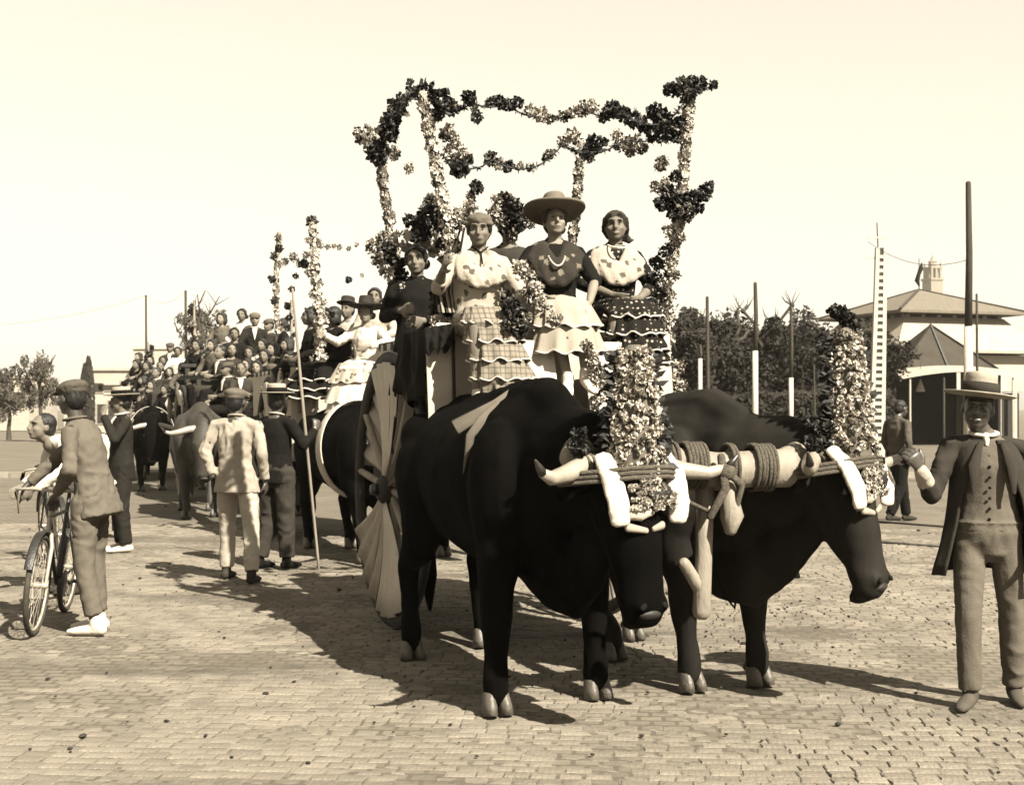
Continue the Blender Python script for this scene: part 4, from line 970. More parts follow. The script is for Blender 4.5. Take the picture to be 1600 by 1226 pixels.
# dark coat hung over the left rail
def cloth_blob(name, label, m, pts, rad, Y, cat='cloth', w=.10):
    t = thing(name, label, cat, at(pts[0][0], pts[0][1], Y)); iv = t.matrix_basis.inverted(); mb = MB(); mb.tube([iv @ at(x, y, Y) for x, y in pts], [(r_, w) for r_ in rad], 16, side=V((1, 0, 0)))
    fuse(mb, 'cloth', m, t, .015, 3, wrinkle(.014, 8, (1, 1, .6))); return t
hc = thing('hung_coat', 'black coat hung over the left rail of the nearest cart above its wheel', 'coat', c1.location, YAW)
drape(hc, 'coat_cloth', M['black'], (-.84, -1.20, 2.07), (-.84, -.3, 2.07), .27, .04, 2.2, .03, 8.8, V((-1, 0, 0)), lambda u: .22 * math.sin(u * 3.1))
drape(hc, 'coat_front', M['black'], (-.92, -1.25, 2.06), (-.74, -1.27, 2.09), .16, .03, 1.5, .03, 5.8, V((0, -1, 0)))

# ---- women on the first cart
P_ = Person
def wpos(px, py, Y, sc, zl=1.205): q = at(px, py, Y); return V((q.x, q.y, q.z - zl * sc))
# woman in wide hat, dark flowered shawl
sc = .955
p = P_('woman in wide felt hat and dark flowered shawl, legs over the cart front', wpos(868, 342, 8.38, sc) + V((0, -.0, 0)), 6, sit(elL=(-.27, -.02, .80), wrL=(-.13, -.22, .66), elR=(.27, .0, .78), wrR=(.20, -.22, .62), knL=(-.07, -.36, .52), knR=(.12, -.38, .52), anL=(0.02, -.42, .10), anR=(.14, -.44, .13)), sc, hyaw=2, hpitch=-8, skin='skin_lt')
p.body(); p.hair('hair', 'bun'); p.hat('felt', 'wide', 'dark', -6, br=.225, crown=.12); p.jacket('black', hem=-.02, sleeve=.15, cx=.95, wr=.006, name='blouse'); p.lap('lt')
p.skirt([(0, -.28, .62), (.02, -.37, .44), (.02, -.40, .27)], [(.18, .11), (.20, .12), (.215, .13)], ['lt'], 'white', ruf=.018); p.shawl('florald', low=.34, rx=.225); p.necklace(.07, .20, 'white'); p.shoes('white')
# woman in headscarf, white shawl, dotted skirt
p = P_('woman in dark headscarf, white shawl and black dotted tiered skirt', wpos(963, 350, 8.66, sc), 10, sit(elL=(-.25, 0, .78), wrL=(-.08, -.22, .68), elR=(.26, .0, .76), wrR=(.10, -.24, .66)), sc, hyaw=-14, hpitch=-2, skin='skin')
p.fw = 1.06; p.body(smile=True); p.headscarf('dark'); p.jacket('dots', hem=.0, sleeve=.55, wr=.006, name='blouse'); p.lap('dots')
p.skirt([(.02, -.26, .64), (.03, -.33, .52), (.04, -.37, .40), (.05, -.39, .29), (.06, -.40, .20)], [(.16, .11), (.175, .12), (.18, .12), (.185, .12), (.19, .12)], ['dots'], 'white', ruf=.02); p.shawl('floral', low=.31, rx=.225); p.necklace(.07, .05, 'white'); p.shoes('cream')
# woman with kerchief cap and checked skirt
p = P_('woman in kerchief cap and flowered shawl with checked tiered skirt', wpos(750, 356, 8.12, sc) + V((0, 0, 0)), 14, sit(elL=(-.28, 0, .80), wrL=(-.28, -.16, .90), elR=(.28, -.02, .78), wrR=(.22, -.24, .62)), sc, hyaw=-16, hpitch=4, skin='skin')
p.body(); p.hair('hair', 'woman'); p.jacket('floral', hem=-.01, sleeve=.5, w=1.02, wr=.008, name='blouse'); p.shawl('floral', low=.27, back=.2, rx=.205); p.lap('check')
mb = MB(); H = p.H; mb.ball(H(0, .0, .075), (.088, .10, .045), 14, 8, p.HM); mb.tube([H(-.085, -.03, .045), H(0, -.085, .06), H(.085, -.03, .045)], [.018, .024, .018], 8); fuse(mb, 'kerchief', M['grey'], p.t, .009, 2, wrinkle(.003, 25))
MB().tube([p.J['nk'] + V((-.055, -.04, .02)), p.J['nk'] + V((0, -.075, -.02)), p.J['nk'] + V((.055, -.04, .02))], [.006] * 3, 6).tube([p.J['nk'] + V((0, -.08, -.02)), p.J['nk'] + V((.0, -.12, -.10))], [.005, .006], 6).build('neck_cord', M['black'], p.t)
p.skirt([(0, -.20, .66), (.0, -.30, .55), (.02, -.34, .43), (.04, -.37, .31), (.06, -.39, .19), (.08, -.40, .09)], [(.145, .11), (.16, .12), (.17, .12), (.175, .12), (.18, .12), (.15, .10)], ['check'], 'white', ruf=.016, trimr=.006); p.shoes('white')
# woman in black standing at the left
sc = .94
p = P_('stern dark-haired woman in black standing at the left rail of the nearest cart', wpos(651, 408, 9.1, sc, 1.57), -8, stand(elL=(-.24, -.02, 1.15), wrL=(-.06, -.24, 1.18), elR=(.25, -.02, 1.13), wrR=(.10, -.26, 1.10)), sc, hyaw=4, hpitch=2, htilt=-4, skin='skin')
p.body(); p.hair('hair', 'bun'); p.jacket('black', hem=.1, wr=.006, name='blouse'); p.skirt([(0, 0, 1.0), (0, 0, .55), (0, 0, .12)], [(.16, .12), (.16, .14), (.16, .14)], ['black'])
# rider behind with black hat
p = P_('rider in a round black hat half hidden behind the kerchiefed woman', wpos(795, 352, 9.6, 1.0), 0, sit(), 1.0, skin='skin', vox=.012)
p.body(); p.hair('hair', 'short'); p.hat('black', 'flat', None, -12, br=.15, crown=.08); p.jacket('dark', wr=.006); p.trousers('black')
# bouquets, fans and hanging flowers
def bunch(label, toks, Y, name='flower_bunch', dj=.05, grp=None):
    L_ = [k.split(',') for k in toks.split()]; x0, y0 = float(L_[0][0]), float(L_[0][1]); t = thing(name, label, 'flowers', at(x0, y0, Y), 0, grp); iv = t.matrix_basis.inverted()
    pts = [iv @ at(float(a), float(b), Y + .03) for a, b, _, _ in L_]
    MB().tube(pts, [.008] * len(pts), 5).build('stem', M['pet_d'], t)
    for a, b, c, d in L_: cluster(float(a), float(b), float(c), Y, d, t, iv, dj=dj)
    return t
bunch('dark feathery bouquet on the lap of the checked-skirt woman', '796,478,14,D 808,492,16,D 800,508,14,D 815,515,12,D 822,496,10,M', 7.78)
bunch('pale round bouquet on the cart corner below the woman in black', '683,503,12,L 694,512,12,L 680,516,10,L 690,500,9,L', 8.25)
bunch('black and cream bouquet held by the woman in black', '688,465,16,D 700,480,16,D 684,484,14,D 708,462,12,D 694,450,11,M 716,492,12,D', 8.4)
bunch('pale petal garland between the checked skirt and the hatted woman', '812,418,13,L 826,432,13,L 838,450,12,L 824,456,10,M 842,470,11,L 856,484,12,L 868,500,12,L 880,516,12,M 894,532,12,L 880,545,10,M', 7.95)
bunch('pale flowers hanging over the white cloth below the hatted woman', '918,540,11,M 926,558,12,L 934,576,13,M 938,594,13,L 940,612,12,L 932,628,11,L 942,585,10,M', 7.9)
bunch('flowers and bow beside the kerchief of the woman in the flowered blouse', '772,330,11,L 782,345,12,M 768,345,9,L 790,360,12,D 800,340,11,D 812,352,11,D 822,335,9,D 806,322,12,D 790,312,13,D 775,312,9,M 830,350,8,M 800,372,9,M', 8.7)
bunch('pale blossoms massed between the kerchiefed woman and the flower post', '712,335,11,L 725,330,12,L 738,322,10,L 720,350,10,M 704,362,9,L 712,380,10,L 732,318,8,L 716,408,10,L 722,430,11,L 730,450,11,M 735,470,9,L', 8.3)
# ---- oxen of the first cart
oA_, HA, HMA = ox('black ox at the left of the front pair, under the left flower tower', rs(.12, -1.9), YAW + R_(1), 'ox', ((-.10, 0, -.15), (.04, 0, .06), (-.05, 0, -.12), (.18, 0, .02)), (R_(10), R_(-4)), 1.0, .018, nx=.04, lift=-.03)
oB_, HB_, HMB = ox('dark brown ox at the right of the front pair, nose towards the smiling man', V((.84, 7.85, 0)), R_(26), 'ox2', ((-.02, 0, -.02), (-.06, 0, 0), (-.55, 0, .05), (.0, 0, .10)), (R_(24), R_(-8)), .97, .018, nx=.20, lift=.02)
# ---- yoke
t = thing('yoke', 'pale wooden yoke beam lashed with ropes across the foreheads of the front oxen', 'yoke', (HA(0, 0, 0) + HB_(0, 0, 0)) / 2)
iv = Matrix.Translation(-t.location); a = iv @ HA(-.22, .10, .06); b = iv @ HA(.02, .12, .07); c = iv @ HA(.24, .10, .02); d = iv @ HB_(-.30, .12, -.01); e = iv @ HB_(0, .14, .08); f = iv @ HB_(.16, .12, .07)
MB().tube([a, b, c, c.lerp(d, .5) + V((0, 0, -.02)), d, e, f], [(.05, .06), (.06, .07), (.09, .10), (.08, .09), (.09, .10), (.06, .07), (.045, .05)], 14, side=V((0, 1, 0))).build('beam', M['wood'], t)
def wrap(p0, p1, ra, n_turn, rr=.0105, name='rope'):
    ax = (p1 - p0); l = ax.length; ax.normalize(); s0, s1 = _frame(ax, V((0, 1, 0))); pts = []
    N = int(n_turn * 16)
    for i in range(N + 1): q = 6.2832 * i / 16; ra_ = ra * (1 + .06 * noise.noise(V((i * .21, ra, n_turn)))); pts.append(p0 + ax * (l * i / N + .012 * noise.noise(V((i * .13, 3, ra)))) + s0 * math.cos(q) * ra_ + s1 * math.sin(q) * ra_ * 1.08)
    return MB().tube(pts, [rr] * len(pts), 6).build(name, M['rope'], t)
q = lambda u: c.lerp(d, u)
wrap(q(.10), q(.20), .100, 3); wrap(q(.24), q(.40), .102, 6); wrap(q(.56), q(.62), .102, 2); wrap(q(.74), q(.90), .105, 6); wrap(iv @ HA(-.20, .09, .06), iv @ HA(-.13, .10, .06), .085, 2)
MB().tube([q(.5) + V((0, -.13, .05)), q(.52) + V((0, -.17, -.10)), q(.42) + V((0, -.14, -.24))], [.02, .024, .02], 8).tube([q(.5) + V((.0, -.15, 0)), q(.64) + V((0, -.16, -.08)), q(.6) + V((0, -.14, -.2))], [.02, .02, .018], 8).ball(q(.53) + V((0, -.15, -.02)), (.05, .04, .045), 10, 8).build('rope_knot', M['rope'], t)
MB().tube([q(.42) + V((0, -.12, -.22)), q(.26) + V((0, -.13, -.17)), q(.18) + V((0, -.12, -.06))], [.012] * 3, 6).build('rope', M['rope'], t)
MB().tube([q(.42) + V((0, .02, .0)), q(.42) + V((-.01, 0, -.42)), q(.42) + V((-.025, -.02, -.72))], [.05, .042, .046], 12, cap='end').build('pole_post', M['wood'], t)
MB().tube([q(.34) + V((-.06, -.05, -.48)), q(.42) + V((-.04, -.02, -.60))], [.03, .034], 10).build('peg', M['wood'], t)
MB().tube([q(.56) + V((0, -.10, -.10)), q(.58) + V((0, -.12, -.24)), q(.57) + V((0, -.12, -.30))], [.035, .06, .035], 10).build('peg_knob', M['wood'], t)
# loop of dark strap under the right ox
def w_loop(o, pts, r, m, nm): MB().tube([o.matrix_basis.inverted() @ at(x, y, Y) for x, y, Y in pts], [r] * len(pts), 7).build(nm, m, o)
w_loop(oB_, [(1122, 895, 7.0), (1134, 930, 7.0), (1148, 950, 7.0), (1150, 925, 7.0), (1143, 885, 7.0)], .011, M['black'], 'strap_loop')
nb_ = V((.13, -1.27, .70)); MB().tube([nb_ + V((0, 0, .25)), nb_ + V((0, 0, .06))], [.012, .012], 6).build('bell_cord', M['black'], oB_)
MB().lathe([(.040, -.02), (.036, 0), (.026, .04), (.018, .06), (.001, .065)], 14, nb_).build('bell', M['iron'], oB_)
# ribbons on the left ox's back
MB().tube([oA_.matrix_basis.inverted() @ at(x, y, Y) for x, y, Y in ((824, 600, 7.1), (775, 632, 7.0), (712, 668, 6.95))], [(.035, .006), (.03, .006), (.045, .006)], 8, side=V((0, .3, 1))).tube([oA_.matrix_basis.inverted() @ at(x, y, Y) for x, y, Y in ((780, 630, 7.0), (755, 655, 6.92), (735, 680, 6.88), (726, 750, 6.95))], [(.02, .006), (.03, .006), (.025, .006), (.015, .006)], 8, side=V((0, .3, 1))).build('ribbon', M['grey'], oA_)
# ---- brow harness and flower towers
def harness(Hf, HMf, side, label, hgt, tl, lean):
    h = thing('brow_harness', label, 'harness', Hf(0, 0, 0)); iv = Matrix.Translation(-h.location); G = lambda *a: iv @ Hf(*a)
    for q_ in (-1, 1):
        mb = MB(); mb.tube([G(q_ * .175, -.10, .06), G(q_ * .185, -.175, -.03), G(q_ * .175, -.215, -.16), G(q_ * .165, -.21, -.25)], [(.048, .02), (.056, .026), (.056, .026), (.050, .02)], 14, side=HMf @ V((1, 0, 0)))
        fuse(mb, 'brow_pad', M['white'], h, .011, 3, wrinkle(.005, 12))
    mb = MB(); mb.tube([G(-.13, -.205, -.205), G(-.05, -.215, -.215), G(.02, -.215, -.205)], [(.018, .030), (.02, .034), (.012, .02)], 10, side=V((0, 1, 0))); fuse(mb, 'brow_pad', M['cream'], h, .011, 3, wrinkle(.005, 12))
    for k in range(3):
        z = -.045 + k * .022; MB().tube([G(-.34, .02, z - .02), G(-.20, -.17, z - .01), G(-.1, -.235, z), G(.1, -.235, z), G(.20, -.17, z - .01), G(.30, -.04, z - .02)], [.0115] * 6, 8).build('rope_strand', M['rope'], h)
    for q_ in (-1, 1):
        for k in range(3): MB().tube([G(q_ * (.14 + .03 * k), .0, .07), G(q_ * (.15 + .03 * k), -.07, .02), G(q_ * (.14 + .03 * k), -.07, -.06)], [.010] * 3, 6).build('horn_lashing', M['rope'], h)
    MB().tube([G(-.12, -.20, -.27), G(-.02, -.21, -.29)], [(.014, .022), (.010, .014)], 10).tube([G(.02, -.21, -.285), G(.08, -.20, -.27)], [(.010, .014), (.014, .022)], 10).build('tassel', M['lt'], h)
    w_ = thing('flower_tower', tl, 'flower tower', Hf(0, -.13, 0)); up = V((lean, .0, 1)).normalized(); sdv = HMf @ V((1, 0, 0)); Z0 = V((0, 0, -.02))
    fwd = sdv.cross(V((0, 0, 1))).normalized(); 
    if fwd.y > 0: fwd = -fwd
    core = MB(); core.tube([Z0, Z0 + up * hgt * .5, Z0 + up * hgt], [(.115, .07), (.08, .055), (.052, .04)], 18, side=sdv); core.build('core', M['pet_m'], w_)
    rows_ = int(hgt / .035)
    for i in range(rows_ + 1):
        u = i / rows_; ra = .125 + (.065 - .125) * u; rb = .085 + (.05 - .085) * u; c_ = Z0 + up * hgt * u; nb = int(6 + ra * 62)
        for j in range(nb):
            qa = -math.pi * .95 + (math.pi * 1.9) * (j + .5 * (i % 2) + fr.uniform(-.2, .2)) / nb
            n_ = (sdv * math.sin(qa) * rb + fwd * math.cos(qa) * ra).normalized(); p_ = c_ + sdv * math.sin(qa) * ra + fwd * math.cos(qa) * rb
            if fr.random() < .93: add_blossom(w_, p_ + n_ * .008 + V((0, 0, fr.uniform(-.006, .006))), n_ + V((0, 0, fr.uniform(-.2, .4))), fr.uniform(.021, .030), BB)
    mb = MB()
    for i in range(230):
        u = fr.random(); sg = fr.choice((-1, 1)); ra = .14 + (.075 - .14) * u; p_ = Z0 + up * hgt * u + sdv * sg * (ra + fr.uniform(-.01, .04)) + fwd * fr.uniform(-.09, .02)
        d_ = (sdv * sg + V((0, 0, fr.uniform(-1, 1))) + fwd * fr.uniform(-.6, .6)).normalized(); e_ = d_.orthogonal().normalized(); l = fr.uniform(.02, .045); mb.quad(p_ - d_ * l, p_ + e_ * l * .5, p_ + d_ * l, p_ - e_ * l * .5)
    o = mb.build('leaf_fringe', M['pet_d'], w_, False, False); o['kind'] = 'stuff'
    # flowers below the rope on the forehead
    fp = thing('brow_flowers', 'mixed blossoms below the rope on the brow of the %s ox' % ('left' if side < 0 else 'right'), 'flowers', Hf(0, -.2, -.1)); iv2 = Matrix.Translation(-fp.location)
    for i in range(70):
        x = fr.uniform(-.125, .14); z = fr.uniform(-.19, -.055); p_ = iv2 @ Hf(x, -.225 - .02 * math.cos(x * 9), z); add_blossom(fp, p_, (HMf @ V((x * 2, -1, .2))), fr.uniform(.015, .022), BB)
    MB().ball(iv2 @ Hf(0, -.19, -.12), (.13, .05, .075), 12, 8, HMf).build('pad', M['pet_d'], fp)
    return w_
wA = harness(HA, HMA, -1, 'white brow pads and rope on the left black ox', .56, 'shorter tower of pale blossoms standing on the left ox', -.02)
wB = harness(HB_, HMB, 1, 'white brow pads and rope on the right brown ox', .66, 'taller tower of pale blossoms with dark leafy tip standing on the right ox', -.06)
tipb = wB.location + V((-.04, 0, .66)); ivb = Matrix.Translation(-wB.location)
for k in range(6):
    o = bpy.data.objects.new('leaf_tuft', CL['D'][1 + k % 2]); C.objects.link(o); o.parent = wB; o.location = ivb @ (tipb + V((fr.uniform(-.05, .05), fr.uniform(-.03, .03), fr.uniform(-.02, .10)))); o.scale = (.05,) * 3; o.rotation_euler = (k, k * 2, 0)
for (w_, H_) in ((wA, HA), (wB, HB_)):
    for k in range(8):
        sg = -1 if k < 4 else 1; o = bpy.data.objects.new('leaf_tuft', CL['D'][1 + k % 2]); C.objects.link(o); o.parent = w_; o.location = Matrix.Translation(-w_.location) @ H_(sg * fr.uniform(.19, .27), -.02, fr.uniform(.08, .22)); o.scale = (.055,) * 3; o.rotation_euler = (k, k * 2, 0)
# ================================================================ men on foot
# smiling man at the right, holding the ox's horn
p = P_('smiling man in tall pale hat, open dark coat and buttoned waistcoat', ((1543 - 800) / FPX * 6.72, 6.72, 0), -10, stand(hd=(-.055, -.03, 1.575), nk=(-.02, .0, 1.44), shL=(-.19, -.01, 1.38), elL=(-.30, -.10, 1.12), wrL=(-.375, -.24, 1.26), elR=(.26, .05, 1.12), wrR=(.24, -.08, .90), anL=(-.10, -.06, .09), knL=(-.11, -.07, .49), anR=(.16, .12, .09), knR=(.13, .04, .49), toL=(-.45, -1, 0)), .985, hyaw=-14, htilt=6, vox=.0065, skin='skin_dk')
p.body(hL=dict(d=(-.45, -.25, .85), pn=(-.3, .9, -.2), curl=.95, th=-1, s=1.0, spread=1.05), smile=True); p.hair('hair', 'short'); p.hat('straw', 'flat', 'dark', -3, br=.195, crown=.12)
J = p.J; p.jacket('grey', hem=-.05, sl=(), wr=.004, vox=.011, name='waistcoat', w=.98); p.collar('white', .064, False)
MB().tube([J['nk'] + V((0, -.066, -.005)), J['nk'] + V((0, -.085, -.05))], [.02, .012], 8).build('shirt_front', M['white'], p.t)
for k in range(7): MB().ball((-.012, -.128 + .003 * abs(k - 3) + (.018 if k == 0 else 0), 1.33 - k * .055), (.0085, .006, .0085), 8, 6).build('button', M['black'], p.t)
mb = MB()
for q_ in 'LR':
    sh, el, wr = J['sh' + q_], J['el' + q_], J['wr' + q_]; mb.tube([J['nk'].lerp(sh, .5) - V((0, 0, .015)), sh, sh.lerp(el, .5), el], [.052, .060, .056, .052], 12); mb.tube([el, el.lerp(wr, .5), el.lerp(wr, .93 if q_ == 'R' else .55)], [.052, .049, .046], 12, cap='start')
fuse(mb, 'coat_sleeves', M['dark'], p.t, .011, 3, wrinkle(.010, 10)); 
mb = MB(); mb.tube([J['elL'].lerp(J['wrL'], .5), J['elL'].lerp(J['wrL'], .75), J['elL'].lerp(J['wrL'], .97)], [.046, .043, .038], 12); fuse(mb, 'shirt_cuff', M['cream'], p.t, .009, 2, wrinkle(.004, 20))
# open coat shell
mb = MB(); n = 60; K = 16; g0, g1 = R_(38), R_(322)
for k in range(K + 1):
    u = k / K; z = 1.415 - u * .70; rx = .115 + .075 * min(1, u * 5) ** .6 + .075 * u ** 2 + .03 * (u > .6) * (u - .6); ry = .085 + .062 * min(1, u * 5) ** .6 + .04 * u
    gg = R_(14 + 26 * min(1, u * 2.2) + 10 * u)
    for j in range(n + 1):
        a = gg + (2 * math.pi - 2 * gg) * j / n - math.pi / 2; f = 1 + .03 * u * math.sin(a * 8) + .015 * noise.noise(V((a * 3, u * 5, 0)))
        edge = (1 if j < 6 or j > n - 6 else 0) * u * .03
        mb.v.append(V((math.cos(a) * rx * f + (edge if j < 6 else -edge), math.sin(a) * ry * f - .0, z - .02 * abs(math.cos(a)) * (u > .95))))
for k in range(K):
    for j in range(n): a = k * (n + 1) + j; mb.f.append((a + 1, a, a + n + 1, a + n + 2))
o = mb.build('coat', M['dark'], p.t, True, False); md = o.modifiers.new('thick', 'SOLIDIFY'); md.thickness = .012
for q_ in (-1, 1): MB().tube([(q_ * .055, -.10, 1.40), (q_ * .095, -.150, 1.28), (q_ * .10, -.165, 1.14)], [(.012, .006), (.032, .008), (.012, .006)], 10, side=V((1, 0, 0))).build('lapel', M['dark'], p.t)
p.trousers('grey', .90, .007, vox=.011); p.shoes('mid')
p2 = Person
# man with bicycle at the left
p = P_('man in flat cap, grey jacket and white shoes leaning on a bicycle', ((143 - 800) / FPX * 8.9, 8.9, 0), -98, stand(pel=(0, .03, .95), wst=(0, .0, 1.10), ch=(0, -.05, 1.30), nk=(0, -.11, 1.45), hd=(0, -.15, 1.595), shL=(-.175, -.07, 1.37), elL=(-.20, -.33, 1.20), wrL=(-.10, -.52, 1.0), shR=(.175, -.07, 1.37), elR=(.27, -.02, 1.12), wrR=(.10, -.20, .95), knL=(-.10, -.03, .49), anL=(-.10, .0, .09), anR=(.11, .08, .09), knR=(.11, .0, .49)), 1.02, hyaw=-22, hpitch=6, vox=.008, skin='skin_dk')
p.body(hL=dict(curl=.8, pn=(0, 0, -1)), hR=dict(curl=.8, pn=(0, .3, -1))); p.hair('hair'); p.hat('mid', 'cap'); p.jacket('grey', hem=.16, flare=1.06, wr=.014, vox=.011, w=.98); p.collar('grey', .07, False, 'coat_collar'); p.trousers('grey', .95, .012, cuff=.12); p.shoes('white')
for q_ in (-1, 1): MB().ball((q_ * .13, -.20, .93 + .02), (.008, .004, .008), 8, 6).build('button', M['black'], p.t)
# man in white, back to the camera
p = P_('man in pale jacket and pale trousers with flat cap, seen from behind', ((370 - 800) / FPX * 11.6, 11.6, 0), 172, stand(elL=(-.25, .06, 1.12), wrL=(-.25, -.03, .88), elR=(.27, .06, 1.14), wrR=(.20, .06, .92), anL=(-.20, .18, .09), knL=(-.15, .05, .49), anR=(.13, -.1, .09), knR=(.12, -.1, .50), shL=(-.19, .01, 1.37), shR=(.19, .01, 1.37)), 1.03, hyaw=-14, vox=.009, skin='skin_dk')
p.body(hR=dict(hide=True)); p.hair('hair'); p.hat('grey', 'cap'); p.jacket('lt', hem=.15, flare=1.08, wr=.012, w=1.03); p.collar('lt', .068, False, 'coat_collar'); p.trousers('cream', .98, .011, cuff=.04); p.shoes('dark')
# man in boater with goad
p = P_('man in dark jacket and straw boater holding the goad pole', ((432 - 800) / FPX * 12.5, 12.5, 0), 150, stand(elR=(.25, .0, 1.12), wrR=(.24, -.1, .9), elL=(-.27, -.06, 1.16), wrL=(-.25, -.26, 1.30), anL=(-.11, -.02, .09), anR=(.13, .08, .09)), 1.04, hyaw=20, vox=.010, skin='skin_dk')
p.body(hL=dict(d=(0, -.3, .9), pn=(.8, -.4, 0), curl=.9)); p.hair('hair'); p.hat('straw', 'boater', 'black', 0, br=.175, crown=.09); p.jacket('black', hem=.13, wr=.008); p.collar('cream', .065); p.trousers('dark', 1.1, .014, cuff=.05); p.shoes('black')
gb = at(498, 888, 12.55); gb.z = 0; o = MB().tube([gb, at(474, 640, 12.45), at(457, 452, 12.4)], [.014, .016, .011], 8).build('goad', M['wood']); tag(o, 'long thin goad pole held upright by the man in the boater', 'pole')
# cluster: dark-suited smoker in boater
p = P_('man in dark suit and straw boater smoking, facing left, behind the cyclist', ((190 - 800) / FPX * 14.0, 14.0, 0), -62, stand(elL=(-.24, -.02, 1.13), wrL=(-.24, -.06, .9), elR=(.25, -.12, 1.18), wrR=(.07, -.20, 1.44)), 1.04, hyaw=-14, vox=.010, skin='skin')
p.body(hR=dict(d=(-.35, .2, .8), pn=(-.5, .6, 0), curl=.5)); p.hair('hair'); p.hat('straw', 'boater', 'black', 3, br=.17, crown=.085); p.jacket('char', hem=.17, wr=.008); p.collar('white', .068); p.trousers('char', 1.05); p.shoes('white')
# walking man at the right
p = P_('bareheaded man in jacket walking away behind the right ox', ((1403 - 800) / FPX * 17.7, 17.7, 0), 120, stand(elL=(-.26, .08, 1.12), wrL=(-.24, .02, .90), elR=(.25, .0, 1.12), wrR=(.24, -.12, .9), anL=(-.09, .24, .12), knL=(-.09, .04, .50), anR=(.09, -.26, .09), knR=(.09, -.18, .50), hd=(0, -.06, 1.56)), 1.0, vox=.012, skin='skin_dk', hpitch=12)
p.body(); p.hair('hair'); p.jacket('mid', hem=.14, wr=.010); p.trousers('black', 1.02); p.shoes('dark')
# boy and others at left
p = P_('dark-haired boy in a white shirt bent over a bicycle at the left edge', ((112 - 800) / FPX * 10.8, 10.8, 0), -55, stand(pel=(0, .20, .88), wst=(0, .12, 1.02), ch=(0, -.04, 1.17), nk=(0, -.16, 1.26), hd=(0, -.24, 1.36), shL=(-.17, -.10, 1.23), shR=(.17, -.10, 1.23), elL=(-.24, -.16, 1.0), wrL=(-.2, -.34, .88), elR=(.24, -.16, 1.0), wrR=(.2, -.36, .88), hpL=(-.09, .2, .84), hpR=(.09, .2, .84), knL=(-.1, .1, .46), knR=(.1, .18, .46)), 1.03, hyaw=10, hpitch=-8, vox=.010, skin='skin')
p.body(); p.hair('hair'); p.jacket('white', hem=.08, wr=.010, name='shirt'); p.trousers('cream', 1.0); p.shoes('dark')
p = P_('person in a white shirt glimpsed between cyclist and smoker', ((172 - 800) / FPX * 15.6, 15.6, 0), 170, stand(), .88, vox=.014, skin='skin_dk', face=False)
p.body(); p.hair('hair_br'); p.jacket('white', hem=.1, name='shirt'); p.trousers('dark')

# ================================================================ bicycles
def bicycle(label, loc, yaw, lean):
    t = thing('bicycle', label, 'bicycle', loc, 0, 'bicycles at the left edge'); t.rotation_euler = (0, lean, yaw)
    R = .33
    for y, nm in ((0, 'front'), (1.06, 'rear')):
        c = V((0, y, .345)); n = 40; ring = [c + V((0, math.cos(a) * R, math.sin(a) * R)) for a in [i * 6.2832 / n for i in range(n + 1)]]
        w_ = MB().tube(ring, [.02] * (n + 1), 8, cap=None).build('tyre', M['rubber'], t)
        MB().tube([c + (q - c) * .93 for q in ring], [.010] * (n + 1), 6, cap=None).build('rim', M['chrome'], w_)
        sp = MB()
        for k in range(28): a = k * 6.2832 / 28; sp.tube([c + V(((-1) ** k * .03, 0, 0)), c + V((0, math.cos(a) * R * .93, math.sin(a) * R * .93))], [.0018, .0018], 4)
        sp.build('spokes', M['chrome'], w_); MB().tube([c + V((-.05, 0, 0)), c + V((.05, 0, 0))], [.022, .022], 10).build('hub', M['chrome'], w_)
        gd = [c + V((0, math.cos(a) * (R + .04), math.sin(a) * (R + .04))) for a in [R_(20 + 8 * i) for i in range(18)]]; MB().tube(gd, [(.03, .004)] * 18, 8, side=V((1, 0, 0))).build('mudguard', M['iron'], t)
    hd_, ht = V((0, .24, .93)), V((0, .19, .80)); bb = V((0, .62, .28)); st = V((0, .78, .80))
    for s_ in (-1, 1): MB().tube([(s_ * .05, 0, .345), (s_ * .05, .10, .60), (s_ * .025, .155, .70)], [.011, .014, .014], 8).build('fork_blade', M['chrome'], t)
    MB().tube([(0, .16, .70), hd_], [.018, .016], 10).build('head_tube', M['chrome'], t)
    MB().tube([ht, st], [.014] * 2, 8).tube([(0, .17, .72), bb], [.016] * 2, 8).tube([bb, st + V((0, .03, .12))], [.015] * 2, 8).tube([bb, (.04, 1.06, .345)], [.009] * 2, 6).tube([bb, (-.04, 1.06, .345)], [.009] * 2, 6).tube([st, (.04, 1.06, .345)], [.008] * 2, 6).tube([st, (-.04, 1.06, .345)], [.008] * 2, 6).build('frame', M['iron'], t)
    MB().tube([(-.27, .40, .90), (-.26, .28, .97), (-.12, .20, .99), (0, .22, .98), (.12, .20, .99), (.26, .28, .97), (.27, .40, .90)], [.012] * 7, 8).build('handlebar', M['chrome'], t)
    for s_ in (-1, 1):
        MB().tube([(s_ * .268, .33, .94), (s_ * .272, .44, .88)], [.018, .018], 8).build('grip', M['black'], t)
        MB().tube([(s_ * .22, .20, .96), (s_ * .235, .24, .88), (s_ * .24, .31, .80)], [.007, .008, .006], 6).build('brake_lever', M['chrome'], t)
    MB().tube([st + V((0, -.13, .16)), st + V((0, .02, .16)), st + V((0, .14, .17))], [(.02, .02), (.05, .025), (.09, .03)], 12, side=V((1, 0, 0))).build('saddle', M['woodd'], t)
    MB().tube([(.05, .62, .28), (.06, .62, .28)], [.095, .095], 20, cap=None).build('chainwheel', M['iron'], t)
    for s_ in (-1, 1): MB().bar((s_ * .09, .62, .28), (s_ * .09, .62 + s_ * .15, .28), .02, .02).box((s_ * .13, .62 + s_ * .15, .28), (.09, .07, .02)).build('pedal', M['iron'], t, False)
    return t
